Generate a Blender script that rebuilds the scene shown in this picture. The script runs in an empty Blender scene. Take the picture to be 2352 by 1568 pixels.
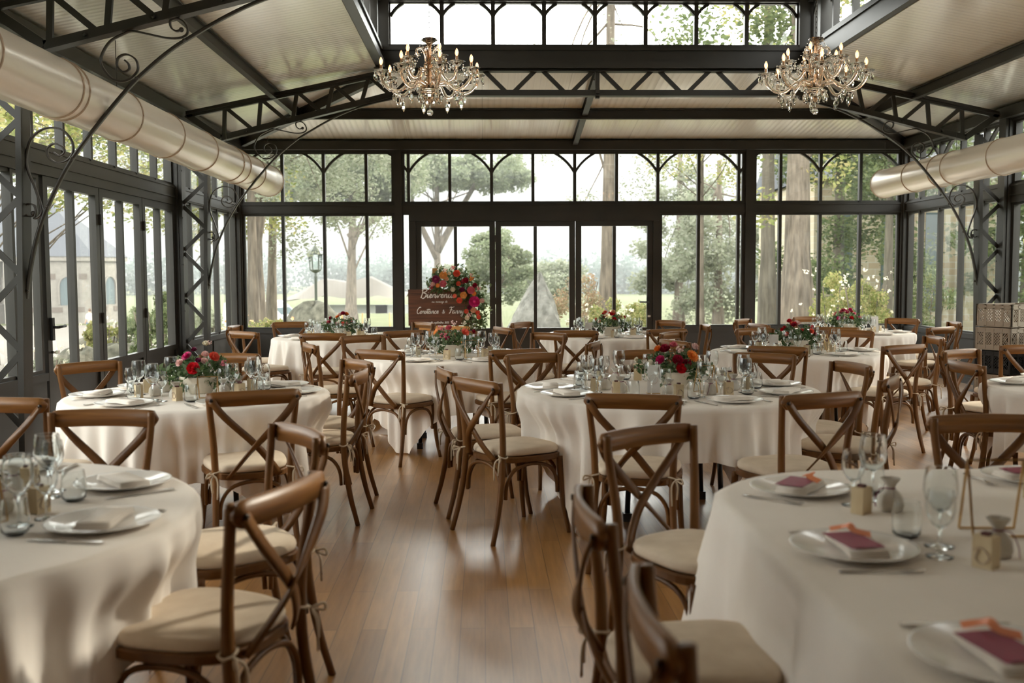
import bpy, math, random
import numpy as np
from mathutils import Vector, Matrix, Euler
random.seed(7)
rng = np.random.default_rng(7)
SC = bpy.context.scene
COL = SC.collection
PI = math.pi

# ------------------------------------------------------------------ camera
EYE = 1.465
cam_d = bpy.data.cameras.new('camera'); cam = bpy.data.objects.new('camera', cam_d); COL.objects.link(cam)
YAW, PITCH, ROLL = math.radians(1.65), math.radians(3.85), math.radians(-0.26)
fw = Vector((math.sin(YAW)*math.cos(PITCH), math.cos(YAW)*math.cos(PITCH), -math.sin(PITCH)))
rt = Vector((math.cos(YAW), -math.sin(YAW), 0)); up = rt.cross(fw)
rt2 = rt*math.cos(ROLL)+up*math.sin(ROLL); up2 = up*math.cos(ROLL)-rt*math.sin(ROLL)
M = Matrix((rt2, up2, -fw)).transposed().to_4x4(); M.translation = (0, 0, EYE)
cam.matrix_world = M
cam_d.sensor_width = 36; cam_d.lens = 2287/2352*36
cam_d.clip_start = 0.05; cam_d.clip_end = 900
cam_d.dof.use_dof = True; cam_d.dof.focus_distance = 8.3; cam_d.dof.aperture_fstop = 2.6
SC.camera = cam

# ------------------------------------------------------------------ sky, sun, exposure
W = bpy.data.worlds.new('overcast_sky'); SC.world = W; W.use_nodes = True
nt = W.node_tree; nt.nodes.clear()
wo = nt.nodes.new('ShaderNodeOutputWorld'); bg = nt.nodes.new('ShaderNodeBackground')
tc = nt.nodes.new('ShaderNodeTexCoord'); sx = nt.nodes.new('ShaderNodeSeparateXYZ')
nt.links.new(tc.outputs['Generated'], sx.inputs[0])
rp = nt.nodes.new('ShaderNodeValToRGB'); nt.links.new(sx.outputs['Z'], rp.inputs[0])
e = rp.color_ramp.elements
sstep_ = lambda p: min(1, max(0, (p-.10)/.15))
SKY = [(0.0, .056), (.085, .062), (.12, .105), (.16, .62), (.22, 1.0), (.42, .95), (.62, .36), (1.0, .16)]
e[0].position = 0; e[1].position = 1
for i, (p, v) in enumerate(SKY):
    el = e[0] if i == 0 else (e[-1] if i == len(SKY)-1 else e.new(p))
    k = sstep_(p); el.color = (v*(.975+.025*k), v*(1-.02*k), v*(1.0-.065*k), 1)
nt.links.new(rp.outputs[0], bg.inputs['Color']); bg.inputs['Strength'].default_value = 7.6
nt.links.new(bg.outputs[0], wo.inputs[0])
sun_d = bpy.data.lights.new('sun', 'SUN'); sun = bpy.data.objects.new('sun', sun_d); COL.objects.link(sun)
sun_d.energy = 3.6; sun_d.angle = math.radians(4); sun_d.color = (1, .90, .76)
sun.rotation_euler = Vector((-.78, -.52, -.62)).to_track_quat('-Z', 'Y').to_euler()
vs = SC.view_settings
vs.view_transform = 'Standard'; vs.look = 'None'; vs.gamma = 1; vs.exposure = 0.68; vs.use_curve_mapping = False
try:
    SC.cycles.max_bounces = 10; SC.cycles.transparent_max_bounces = 40; SC.cycles.diffuse_bounces = 5
    SC.cycles.glossy_bounces = 4; SC.cycles.transmission_bounces = 8; SC.cycles.caustics_reflective = False
    SC.cycles.caustics_refractive = False; SC.cycles.sample_clamp_indirect = 6
except Exception: pass

# ------------------------------------------------------------------ materials
def mat(name, col=(.5, .5, .5), rough=.5, metal=0, spec=.5, build=None, **kw):
    m = bpy.data.materials.new(name); m.use_nodes = True
    n = m.node_tree; b = n.nodes['Principled BSDF']
    b.inputs['Base Color'].default_value = (*col, 1); b.inputs['Roughness'].default_value = rough
    b.inputs['Metallic'].default_value = metal; b.inputs['Specular IOR Level'].default_value = spec
    for k, v in kw.items(): b.inputs[k.replace('_', ' ')].default_value = v
    if build: build(n, b)
    return m
def N(n, t, **kw):
    x = n.nodes.new(t)
    for k, v in kw.items():
        if k.startswith('i_'): x.inputs[k[2:].replace('_', ' ')].default_value = v
        else: setattr(x, k, v)
    return x
def vary(c1, c2, scale=8, stretch=(1, 1, 1), bump=0, detail=4, coord='Object', bscale=None):
    def f(n, b):
        t = N(n, 'ShaderNodeTexCoord'); mp = N(n, 'ShaderNodeMapping'); mp.inputs['Scale'].default_value = stretch
        n.links.new(t.outputs[coord], mp.inputs[0])
        z = N(n, 'ShaderNodeTexNoise', i_Scale=scale, i_Detail=detail); n.links.new(mp.outputs[0], z.inputs['Vector'])
        r = N(n, 'ShaderNodeValToRGB'); r.color_ramp.elements[0].color = (*c1, 1); r.color_ramp.elements[1].color = (*c2, 1)
        r.color_ramp.elements[0].position = .3; r.color_ramp.elements[1].position = .7
        n.links.new(z.outputs[0], r.inputs[0]); n.links.new(r.outputs[0], b.inputs['Base Color'])
        if bump:
            z2 = N(n, 'ShaderNodeTexNoise', i_Scale=bscale or scale, i_Detail=detail); n.links.new(mp.outputs[0], z2.inputs['Vector'])
            bp = N(n, 'ShaderNodeBump', i_Strength=bump, i_Distance=.01); n.links.new(z2.outputs[0], bp.inputs['Height'])
            n.links.new(bp.outputs[0], b.inputs['Normal'])
    return f
def island(cols):
    def f(n, b):
        g = N(n, 'ShaderNodeNewGeometry'); r = N(n, 'ShaderNodeValToRGB')
        e = r.color_ramp.elements
        for i, c in enumerate(cols):
            p = i/(len(cols)-1)
            el = e[0] if i == 0 else (e[-1] if i == len(cols)-1 else e.new(p)); el.color = (*c, 1)
        n.links.new(g.outputs['Random Per Island'], r.inputs[0]); n.links.new(r.outputs[0], b.inputs['Base Color'])
        tr = N(n, 'ShaderNodeBsdfTranslucent'); n.links.new(r.outputs[0], tr.inputs[0])
        mx = N(n, 'ShaderNodeMixShader', i_Fac=.45)
        n.links.new(b.outputs[0], mx.inputs[1]); n.links.new(tr.outputs[0], mx.inputs[2])
        n.links.new(mx.outputs[0], n.nodes['Material Output'].inputs[0])
    return f
def thin_glass(name, tint=(.97, .985, .98), edge=.35, rough=.02, strength=1.0, dens=0.0):
    m = bpy.data.materials.new(name); m.use_nodes = True; n = m.node_tree; n.nodes.clear()
    o = N(n, 'ShaderNodeOutputMaterial'); t = N(n, 'ShaderNodeBsdfTransparent'); t.inputs[0].default_value = (*tint, 1)
    g = N(n, 'ShaderNodeBsdfGlossy', i_Roughness=rough); g.inputs[0].default_value = (1, 1, 1, 1)
    lw = N(n, 'ShaderNodeFresnel', i_IOR=1.0+edge*1.45)
    mu = N(n, 'ShaderNodeMath', operation='MULTIPLY_ADD'); mu.inputs[1].default_value = strength; mu.inputs[2].default_value = dens
    mu.use_clamp = True
    n.links.new(lw.outputs[0], mu.inputs[0])
    mx = N(n, 'ShaderNodeMixShader'); n.links.new(mu.outputs[0], mx.inputs[0]); n.links.new(t.outputs[0], mx.inputs[1]); n.links.new(g.outputs[0], mx.inputs[2])
    n.links.new(mx.outputs[0], o.inputs[0]); return m

def glass_real(name, col, ior=1.45, rough=0.0):
    m = bpy.data.materials.new(name); m.use_nodes = True; n = m.node_tree; n.nodes.clear()
    o = N(n, 'ShaderNodeOutputMaterial'); g = N(n, 'ShaderNodeBsdfGlass', i_IOR=ior, i_Roughness=rough); g.inputs[0].default_value = (*col, 1)
    n.links.new(g.outputs[0], o.inputs[0]); return m

def floor_nodes(n, b):
    t = N(n, 'ShaderNodeTexCoord'); mp = N(n, 'ShaderNodeMapping'); mp.inputs['Rotation'].default_value = (0, 0, PI/2)
    n.links.new(t.outputs['Object'], mp.inputs[0])
    b.inputs['Coat Weight'].default_value = 1; b.inputs['Coat Roughness'].default_value = .27; b.inputs['Coat IOR'].default_value = 1.9
    br = N(n, 'ShaderNodeTexBrick', offset=.37, offset_frequency=2, squash=1)
    for k, v in dict(Scale=1.0, Bias=0.0).items(): br.inputs[k].default_value = v
    br.inputs['Mortar Size'].default_value = .0012; br.inputs['Brick Width'].default_value = 1.35; br.inputs['Row Height'].default_value = .102
    br.inputs['Color1'].default_value = (.50, .265, .088, 1); br.inputs['Color2'].default_value = (.34, .165, .048, 1); br.inputs['Mortar'].default_value = (.10, .055, .025, 1)
    n.links.new(mp.outputs[0], br.inputs['Vector'])
    mg = N(n, 'ShaderNodeMapping'); mg.inputs['Scale'].default_value = (14, .9, 1); n.links.new(t.outputs['Object'], mg.inputs[0])
    z = N(n, 'ShaderNodeTexNoise', i_Scale=3.0, i_Detail=7, i_Roughness=.65); n.links.new(mg.outputs[0], z.inputs['Vector'])
    r = N(n, 'ShaderNodeValToRGB'); r.color_ramp.elements[0].color = (.72, .66, .6, 1); r.color_ramp.elements[1].color = (1.18, 1.12, 1.05, 1)
    r.color_ramp.elements[0].position = .3; r.color_ramp.elements[1].position = .7
    n.links.new(z.outputs[0], r.inputs[0])
    m = N(n, 'ShaderNodeMixRGB', blend_type='MULTIPLY', i_Fac=.8); n.links.new(br.outputs[0], m.inputs[1]); n.links.new(r.outputs[0], m.inputs[2])
    n.links.new(m.outputs[0], b.inputs['Base Color'])
    z2 = N(n, 'ShaderNodeTexNoise', i_Scale=2.2, i_Detail=5); n.links.new(t.outputs['Object'], z2.inputs['Vector'])
    mr = N(n, 'ShaderNodeMapRange'); mr.inputs['To Min'].default_value = .28; mr.inputs['To Max'].default_value = .42
    n.links.new(z2.outputs[0], mr.inputs[0]); n.links.new(mr.outputs[0], b.inputs['Roughness'])
    bp = N(n, 'ShaderNodeBump', i_Strength=.35, i_Distance=.002, invert=True); n.links.new(br.outputs['Fac'], bp.inputs['Height'])
    bp2 = N(n, 'ShaderNodeBump', i_Strength=.12, i_Distance=.004); n.links.new(z.outputs[0], bp2.inputs['Height']); n.links.new(bp.outputs[0], bp2.inputs['Normal'])
    n.links.new(bp2.outputs[0], b.inputs['Normal'])
def rib_nodes(axis):
    def f(n, b):
        b.inputs['Coat Weight'].default_value = 1; b.inputs['Coat Roughness'].default_value = .16; b.inputs['Coat IOR'].default_value = 1.6
        t = N(n, 'ShaderNodeTexCoord'); s = N(n, 'ShaderNodeSeparateXYZ'); n.links.new(t.outputs['Object'], s.inputs[0])
        def saw(k, lo):
            a = N(n, 'ShaderNodeMath', operation='MULTIPLY'); a.inputs[1].default_value = k; n.links.new(s.outputs[axis], a.inputs[0])
            c = N(n, 'ShaderNodeMath', operation='FRACT'); n.links.new(a.outputs[0], c.inputs[0])
            d = N(n, 'ShaderNodeMath', operation='LESS_THAN'); d.inputs[1].default_value = lo; n.links.new(c.outputs[0], d.inputs[0]); return c, d
        w = N(n, 'ShaderNodeMath', operation='MULTIPLY'); w.inputs[1].default_value = 2*PI*12.5; n.links.new(s.outputs[axis], w.inputs[0])
        sn = N(n, 'ShaderNodeMath', operation='SINE'); n.links.new(w.outputs[0], sn.inputs[0])
        c, d = saw(12.5, .14); c2, d2 = saw(.92, .008)
        ad = N(n, 'ShaderNodeMath', operation='MAXIMUM'); n.links.new(d2.outputs[0], ad.inputs[0]); ad.inputs[1].default_value = 0
        ml = N(n, 'ShaderNodeMath', operation='MULTIPLY_ADD'); ml.inputs[1].default_value = .16; n.links.new(d.outputs[0], ml.inputs[0])
        m6 = N(n, 'ShaderNodeMath', operation='MULTIPLY'); m6.inputs[1].default_value = .6; n.links.new(ad.outputs[0], m6.inputs[0]); n.links.new(m6.outputs[0], ml.inputs[2])
        mx = N(n, 'ShaderNodeMixRGB'); n.links.new(ml.outputs[0], mx.inputs[0]); mx.inputs[1].default_value = (.88, .855, .79, 1); mx.inputs[2].default_value = (.42, .40, .35, 1)
        n.links.new(mx.outputs[0], b.inputs['Base Color'])
        bp = N(n, 'ShaderNodeBump', i_Strength=.55, i_Distance=.004); n.links.new(sn.outputs[0], bp.inputs['Height']); n.links.new(bp.outputs[0], b.inputs['Normal'])
    return f
WOODC = vary((.082, .031, .007), (.175, .074, .018), 7, (1, 1, .25), .15)
MT = {
 'metal': mat('dark_bronze_paint', (.028, .025, .021), .40, 0, .45, vary((.024, .022, .018), (.034, .030, .025), 3)),
 'panel': mat('dark_base_panel', (.032, .031, .028), .45, 0, .5),
 'iron': mat('wrought_iron', (.045, .038, .032), .35, .3, .6),
 'roof_x': mat('ribbed_roof_panel_side', rough=.30, spec=.6, build=rib_nodes(1)),
 'roof_y': mat('ribbed_roof_panel_end', rough=.30, spec=.6, build=rib_nodes(0)),
 'floor': mat('oak_boards', rough=.3, spec=.75, build=floor_nodes),
 'duct': mat('duct_skin', (.84, .76, .66), .28, .25, .7),
 'ring': mat('duct_band', (.50, .38, .28), .35, .5),
 'wood': mat('chair_wood', rough=.42, spec=.32, build=WOODC),
 'woodr': mat('chair_rail_wood', rough=.38, spec=.42, build=vary((.110, .042, .010), (.310, .135, .034), 7, (.3, 1, 5), .12)),
 'cushion': mat('cushion_linen', rough=.85, spec=.2, build=vary((.63, .52, .40), (.71, .60, .47), 14, bump=.1, bscale=90)),
 'cord': mat('cord', (.55, .45, .33), .8),
 'cloth': mat('tablecloth', rough=.8, spec=.25, build=vary((.86, .795, .725), (.90, .84, .77), 5, bump=.05, bscale=7)),
 'napkin': mat('napkin', (.86, .79, .71), .85),
 'china': mat('china', (.88, .85, .81), .12, 0, .6),
 'steel': mat('steel', (.62, .60, .57), .18, 1),
 'gold': mat('gold_wire', (.62, .40, .17), .28, 1),
 'brass': mat('candle_brass', (.62, .42, .27), .25, 1),
 'black': mat('black_plastic', (.012, .012, .013), .3),
 'bolt': mat('bolt_head', (.03, .02, .015), .3, .5),
 'log': mat('birch_block', rough=.6, build=vary((.62, .47, .27), (.78, .66, .44), 12, (1, 1, .4))),
 'pouch': mat('favour_pouch', (.66, .62, .55), .8),
 'seal': mat('wax_seal', (.10, .02, .02), .5),
 'ink': mat('card_ink', (.55, .43, .36), .7),
 'bowl': mat('cream_bowl', (.80, .73, .61), .45),
 'card': mat('card', (.82, .79, .75), .6),
 'pink': mat('magenta_card', (.26, .010, .055), .5),
 'orange': mat('orange_ribbon', (.85, .28, .12), .5),
 'sign': mat('walnut_board', rough=.45, build=vary((.055, .022, .012), (.17, .065, .03), 3, (.6, 1, 9), .05)),
 'paint': mat('white_lettering', (.86, .85, .82), .5),
 'easel': mat('easel_wood', (.62, .33, .11), .45),
 'crate': mat('taupe_crate', (.36, .30, .235), .4),
 'bark': mat('bark', rough=.9, build=vary((.07, .056, .042), (.19, .155, .12), 4, (3, 3, .5), .5, bscale=6)),
 'barkd': mat('bark_dark', rough=.9, build=vary((.07, .06, .045), (.15, .13, .10), 4, (3, 3, .5), .5)),
 'grass': mat('lawn', rough=.9, spec=.1, build=vary((.082, .100, .036), (.125, .138, .060), .35, (1, 1, 1), .0, 8)),
 'gravel': mat('gravel', rough=.95, build=vary((.13, .115, .098), (.17, .155, .13), 6)),
 'rock': mat('granite', rough=.9, build=vary((.08, .08, .07), (.27, .265, .24), 5, bump=.9, detail=9)),
 'rockm': mat('mossy_granite', rough=.9, build=vary((.05, .05, .035), (.19, .18, .14), 6, bump=.7, detail=8)),
 'stone': mat('pale_limestone', rough=.85, build=vary((.19, .172, .148), (.235, .215, .187), 3)),
 'bounce_mat': mat('pale_bounce_slab', rough=.9, build=vary((.70, .68, .62), (.80, .77, .72), 4)),
 'light_block': mat('tan_light_block', (.42, .34, .26), .9),
 'slate': mat('slate', (.075, .082, .098), .75),
 'canvas': mat('tent_canvas', (.19, .17, .145), .8),
 'white': mat('white_paint', (.5, .51, .5), .25),
 'dkglass': mat('dark_glass', (.10, .13, .14), .08),
 'rubber': mat('tyre', (.02, .02, .02), .7),
 'lampm': mat('lamp_post_paint', (.10, .115, .10), .5),
 'frost': mat('lantern_glass', (.75, .78, .74), .3),
 'skin': mat('skin', (.55, .34, .24), .5),
 'shirt': mat('pale_shirt', (.62, .56, .50), .8),
 'jeans': mat('blue_jeans', (.10, .19, .36), .8),
 'hair': mat('brown_hair', (.10, .055, .03), .6),
 'glass': thin_glass('window_pane', (.93, .965, .95), .36, .0, .9, .01),
 'stem': glass_real('stemware', (.98, .99, .99)),
 'crystal': glass_real('crystal', (.97, .96, .94), 1.5),
 'smoke': glass_real('smoked_glass', (.96, .89, .82), 1.45),
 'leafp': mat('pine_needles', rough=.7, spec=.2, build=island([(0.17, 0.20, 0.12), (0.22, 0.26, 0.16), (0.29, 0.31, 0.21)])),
 'leafh': mat('hazy_leaves', rough=.7, spec=.2, build=island([(0.22, 0.25, 0.17), (0.29, 0.31, 0.23), (0.35, 0.36, 0.29)])),  # leaf tones greyed and paled, putting haze into the colour
 'leafy': mat('yellow_green_leaves', rough=.6, spec=.2, build=island([(0.16, 0.20, 0.06), (0.26, 0.29, 0.10), (0.37, 0.36, 0.15), (0.41, 0.35, 0.17)])),
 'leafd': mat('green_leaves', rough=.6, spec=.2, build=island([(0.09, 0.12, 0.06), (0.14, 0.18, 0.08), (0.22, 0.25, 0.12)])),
 'leafo': mat('rust_leaves', rough=.6, spec=.2, build=island([(0.35, 0.22, 0.14), (0.38, 0.29, 0.19), (0.26, 0.27, 0.16)])),
 'euca': mat('eucalyptus', rough=.6, spec=.2, build=island([(.05, .10, .035), (.10, .17, .07), (.22, .28, .17), (.14, .20, .07)])),
}
FL = {'red': (.62, .01, .02), 'crimson': (.36, .008, .04), 'magenta': (.58, .02, .16), 'coral': (.82, .16, .10), 'orange': (.88, .27, .05), 'peach': (.88, .52, .34),
      'blush': (.86, .60, .56), 'pink': (.74, .20, .26), 'ivory': (.85, .78, .64), 'plum': (.22, .02, .08), 'apricot': (.90, .47, .16)}
for k, c in FL.items():
    MT['f_'+k] = mat(k+'_petals', c, .6, 0, .3, vary(tuple(x*.75 for x in c), tuple(min(1, x*1.2) for x in c), 25))
def bulb_mat():
    m = bpy.data.materials.new('lit_bulb'); m.use_nodes = True; n = m.node_tree; b = n.nodes['Principled BSDF']
    b.inputs['Base Color'].default_value = (.9, .6, .4, 1); b.inputs['Emission Color'].default_value = (1, .60, .34, 1); b.inputs['Emission Strength'].default_value = 1.1
    return m
MT['bulb'] = bulb_mat()
def fil():
    m = bpy.data.materials.new('filament'); m.use_nodes = True; b = m.node_tree.nodes['Principled BSDF']
    b.inputs['Emission Color'].default_value = (1, .72, .42, 1); b.inputs['Emission Strength'].default_value = 6
    return m
MT['filament'] = fil()
MT['bulbglass'] = thin_glass('bulb_glass', (1, .82, .66), .4, .02, 1.2, .03)
n_ = MT['bulbglass'].node_tree; om_ = [q for q in n_.nodes if q.type == 'OUTPUT_MATERIAL'][0]; src_ = om_.inputs[0].links[0].from_socket
ad_ = N(n_, 'ShaderNodeAddShader'); em_ = N(n_, 'ShaderNodeEmission', i_Strength=.42); em_.inputs[0].default_value = (1, .50, .24, 1)
n_.links.new(src_, ad_.inputs[0]); n_.links.new(em_.outputs[0], ad_.inputs[1]); n_.links.new(ad_.outputs[0], om_.inputs[0])

# ------------------------------------------------------------------ mesh helpers
class MB:
    def __init__(s): s.v = []; s.f = []; s.sm = []
    def add(s, vs, fs, smooth=False):
        o = len(s.v); s.v.extend([tuple(p) for p in vs]); s.f.extend([tuple(i+o for i in q) for q in fs]); s.sm.extend([smooth]*len(fs)); return s
    def box(s, x0, x1, y0, y1, z0, z1):
        v = [(x, y, z) for x in (x0, x1) for y in (y0, y1) for z in (z0, z1)]
        return s.add(v, [(0, 1, 3, 2), (4, 6, 7, 5), (0, 4, 5, 1), (2, 3, 7, 6), (0, 2, 6, 4), (1, 5, 7, 3)])
    def sweep(s, pts, w, t, upv=(0, 0, 1), smooth=False):
        """rectangle swept along pts: w along upv, t across; w, t may be lists"""
        P = [Vector(p) for p in pts]; n = len(P); vs = []
        for i, p in enumerate(P):
            T = (P[min(i+1, n-1)]-P[max(i-1, 0)]).normalized(); U = Vector(upv); U = U-T*U.dot(T)
            if U.length < 1e-5: U = Vector((1, 0, 0))-T*T.x
            U.normalize(); B = T.cross(U)
            a = (w[i] if hasattr(w, '__len__') else w)/2; b = (t[i] if hasattr(t, '__len__') else t)/2
            vs += [p+U*a+B*b, p-U*a+B*b, p-U*a-B*b, p+U*a-B*b]
        fs = [(i*4+k, i*4+(k+1) % 4, i*4+4+(k+1) % 4, i*4+4+k) for i in range(n-1) for k in range(4)]
        fs += [(3, 2, 1, 0), tuple(range(n*4-4, n*4))]
        return s.add(vs, fs, smooth)
    def bar(s, a, b, w, t, upv=(0, 0, 1)): return s.sweep([a, b], w, t, upv)
    def tube(s, pts, r, seg=8, smooth=True):
        P = [Vector(p) for p in pts]; n = len(P); vs = []; U = None
        for i, p in enumerate(P):
            T = (P[min(i+1, n-1)]-P[max(i-1, 0)]).normalized()
            if U is None:
                U = Vector((0, 0, 1)) if abs(T.z) < .9 else Vector((1, 0, 0))
            U = (U-T*U.dot(T)).normalized(); B = T.cross(U); q = r[i] if hasattr(r, '__len__') else r
            vs += [p+(U*math.cos(a)+B*math.sin(a))*q for a in [2*PI*k/seg for k in range(seg)]]
        fs = [(i*seg+k, i*seg+(k+1) % seg, (i+1)*seg+(k+1) % seg, (i+1)*seg+k) for i in range(n-1) for k in range(seg)]
        fs += [tuple(range(seg-1, -1, -1)), tuple(range((n-1)*seg, n*seg))]
        return s.add(vs, fs, smooth)
    def lathe(s, prof, seg=20, c=(0, 0, 0), smooth=True, scallop=0, nsc=8):
        vs = []; 
        for (r, z) in prof:
            for k in range(seg):
                a = 2*PI*k/seg; q = r*(1+scallop*math.cos(nsc*a)*(r > prof[0][0]*1.2))
                vs.append((c[0]+q*math.cos(a), c[1]+q*math.sin(a), c[2]+z))
        n = len(prof)
        fs = [(i*seg+k, i*seg+(k+1) % seg, (i+1)*seg+(k+1) % seg, (i+1)*seg+k) for i in range(n-1) for k in range(seg)]
        return s.add(vs, fs, smooth)
    def ball(s, c, r, seg=10, sz=1.0, rings=6):
        return s.lathe([(max(1e-4, r*math.sin(PI*i/rings)), -r*sz*math.cos(PI*i/rings)) for i in range(rings+1)], seg, c)
    def build(s, name, m, parent=None, loc=None, rotz=None, mats=None):
        me = bpy.data.meshes.new(name); me.from_pydata(s.v, [], s.f)
        me.polygons.foreach_set('use_smooth', s.sm); me.update()
        for q in (m if isinstance(m, list) else [m]): me.materials.append(MT[q] if isinstance(q, str) else q)
        o = bpy.data.objects.new(name, me); COL.objects.link(o)
        if parent: o.parent = parent
        if loc is not None: o.location = loc
        if rotz is not None: o.rotation_euler = (0, 0, rotz)
        return o
def tag(o, label=None, cat=None, group=None, kind=None):
    if label: o['label'] = label
    if cat: o['category'] = cat
    if group: o['group'] = group
    if kind: o['kind'] = kind
    return o
def empty(name, loc=(0, 0, 0), rz=0, label=None, cat=None, group=None):
    o = bpy.data.objects.new(name, None); COL.objects.link(o); o.location = loc; o.rotation_euler = (0, 0, rz)
    o.empty_display_size = .1
    return tag(o, label, cat, group)
KIDS = {}
def kids(o):
    if o.name not in KIDS: KIDS[o.name] = list(o.children)
    return KIDS[o.name]
def copy_tree(o, parent=None, top=True):
    c = o.copy(); COL.objects.link(c)
    if not top: c.parent = parent
    for ch in kids(o): copy_tree(ch, c, False)
    return c
FIRST = {}
def place(kind, make, loc, rz=0, label=None, cat=None, group=None, scale=1):
    """the first of a kind is the built one itself, later ones are copies with their parts"""
    if kind not in FIRST:
        o = make(); FIRST[kind] = o; kids(o)
    else: o = copy_tree(FIRST[kind])
    o.location = loc; o.rotation_euler = (0, 0, rz); o.scale = (scale,)*3
    for k in ('label', 'category', 'group'):
        if k in o: del o[k]
    return tag(o, label, cat, group)
def crom(pts, k=6):
    P = [Vector(p) for p in pts]; P = [P[0]*2-P[1]]+P+[P[-1]*2-P[-2]]; out = []
    for i in range(1, len(P)-2):
        for j in range(k):
            t = j/k; a, b, c, d = P[i-1:i+3]
            out.append(.5*((2*b)+(c-a)*t+(2*a-5*b+4*c-d)*t*t+(3*b-a-3*c+d)*t**3))
    out.append(P[-2]); return out
def sstep(x, a, b):
    t = min(1, max(0, (x-a)/(b-a))); return t*t*(3-2*t)
# ================================================================== THE GLASSHOUSE
XL, XR, YB, YF = -3.65, 6.40, 15.0, -2.4
XM = (XL+XR)/2
Z_TR0, Z_TR1, Z_TOP, Z_EAVE = 2.37, 2.53, 3.285, 3.44
WIN = [0]; DOORN = [0]; TRIM = [0]
def nxt(c): c[0] += 1; return c[0]
def structure(o): o['kind'] = 'structure'; return o
def arc_pts(us, sgn, half, drop, top, cl0, cl1, z1):
    a = .30; k = (half*half+drop*drop-a*a*0-0)  # circle through (half, -drop) about the apex column, meeting the top at |x|=cut
    cut = half*.50
    c = (half*half-cut*cut+drop*drop)/(2*drop); R = math.hypot(cut, c)
    apex = us+sgn*half; P = []
    for i in range(13):
        x = half-(half-cut)*i/12; z = -c+math.sqrt(max(0, R*R-x*x))
        u = apex-sgn*x
        if cl0 <= u <= cl1: P.append((u, 0.02, z1+z))
    return P
def window(loc, rz, u0, u1, z0, z1, mull, springs=(), half=.618, drop=.30, fr=.045, mw=.046, dep=.055):
    m = MB(); y0, y1 = -.005, dep
    m.box(u0, u0+fr, y0, y1, z0, z1); m.box(u1-fr, u1, y0, y1, z0, z1)
    m.box(u0+fr, u1-fr, y0, y1, z0, z0+fr*.6); m.box(u0+fr, u1-fr, y0, y1, z1-fr*.6, z1)
    for u in mull: m.box(u-mw/2, u+mw/2, y0-.012, y1, z0, z1)
    for (us, sg) in springs:
        P = arc_pts(us, sg, half, drop, z1, u0, u1, z1-.01)
        if len(P) > 2: m.sweep(P, .035, .045, (0, 0, 1))
    n = nxt(WIN); o = structure(m.build('window_%d' % n, 'metal', None, loc, rz))
    g = MB(); g.add([(u0+.01, .03, z0), (u1-.01, .03, z0), (u1-.01, .03, z1), (u0+.01, .03, z1)], [(0, 1, 2, 3)])
    g.build('window_glass', 'glass', o); return o
def door_leaf(loc, rz, u0, u1, handle=None, z1=2.30, zs=.66, st=.085, hinge=None):
    m = MB(); y0, y1 = -.02, .045
    m.box(u0, u0+st, y0, y1, .01, z1); m.box(u1-st, u1, y0, y1, .01, z1)
    m.box(u0+st, u1-st, y0, y1, z1-st*.9, z1); m.box(u0+st, u1-st, y0, y1, zs-.06, zs); m.box(u0+st, u1-st, y0, y1, .01, .10)
    m.box(u0+st, u1-st, y0+.02, y1-.015, .10, zs-.06)
    um = (u0+u1)/2; m.box(um-.024, um+.024, y0-.004, y1, zs, z1-.08)
    n = nxt(DOORN); o = structure(m.build('door_%d' % n, 'metal', None, loc, rz))
    g = MB(); g.add([(u0+st-.01, .02, zs), (u1-st+.01, .02, zs), (u1-st+.01, .02, z1-.06), (u0+st-.01, .02, z1-.06)], [(0, 1, 2, 3)])
    g.build('door_glass', 'glass', o)
    if handle:
        uh, sg = handle; h = MB(); h.box(uh-.022, uh+.022, -.045, -.02, .93, 1.12); h.tube([(uh, -.045, 1.04), (uh, -.085, 1.04)], .012)
        h.tube([(uh, -.085, 1.04), (uh+sg*.14, -.085, 1.045)], .012); h.build('door_handle', 'black', o)
        k = MB(); k.tube([(uh, -.02, .83), (uh, -.06, .83)], .011); k.box(uh-.012, uh+.03, -.075, -.06, .815, .845); k.build('lock_key', 'steel', o)
    if hinge:
        for z in (.35, 1.02, 1.95):
            h = MB(); h.box(hinge-.014, hinge+.014, -.045, -.018, z, z+.10); h.build('door_hinge', 'iron', o)
    return o
def wall(name, loc, rz, u0, u1, posts, gaps=(), door_head=None):
    m = MB(); d = .10
    m.box(u0, u1, -.04, d, Z_TOP, Z_EAVE+.02)
    m.box(u0, u1, -.06, -.04, Z_TOP+.10, Z_EAVE+.01)
    m.box(u0, u1, -.03, d-.03, Z_TR0, Z_TR1)
    m.box(u0, u1, -.045, -.03, Z_TR0+.015, Z_TR0+.03); m.box(u0, u1, -.045, -.03, Z_TR1-.03, Z_TR1-.015)
    for (p, w) in posts: m.box(p-w/2, p+w/2, -.06, d, 0, Z_TOP+.1)
    if door_head: m.box(door_head[0], door_head[1], -.034, d-.034, 2.30, Z_TR0+.004)
    return structure(m.build(name, 'metal', None, loc, rz))
def base(name, loc, rz, spans):
    for (a, b) in spans:
        m = MB(); m.box(a, b, -.015, .07, 0, .60); m.box(a, b, -.035, .075, .60, .665); m.box(a, b, -.035, .07, 0, .09)
        k = (b-a)/max(1, round((b-a)/1.23)); u = a
        while u < b-.1: m.box(u-.02, u+.02, -.03, .0, .09, .6); u += k
        structure(m.build('trim_%d' % nxt(TRIM), 'panel', None, loc, rz))
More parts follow.
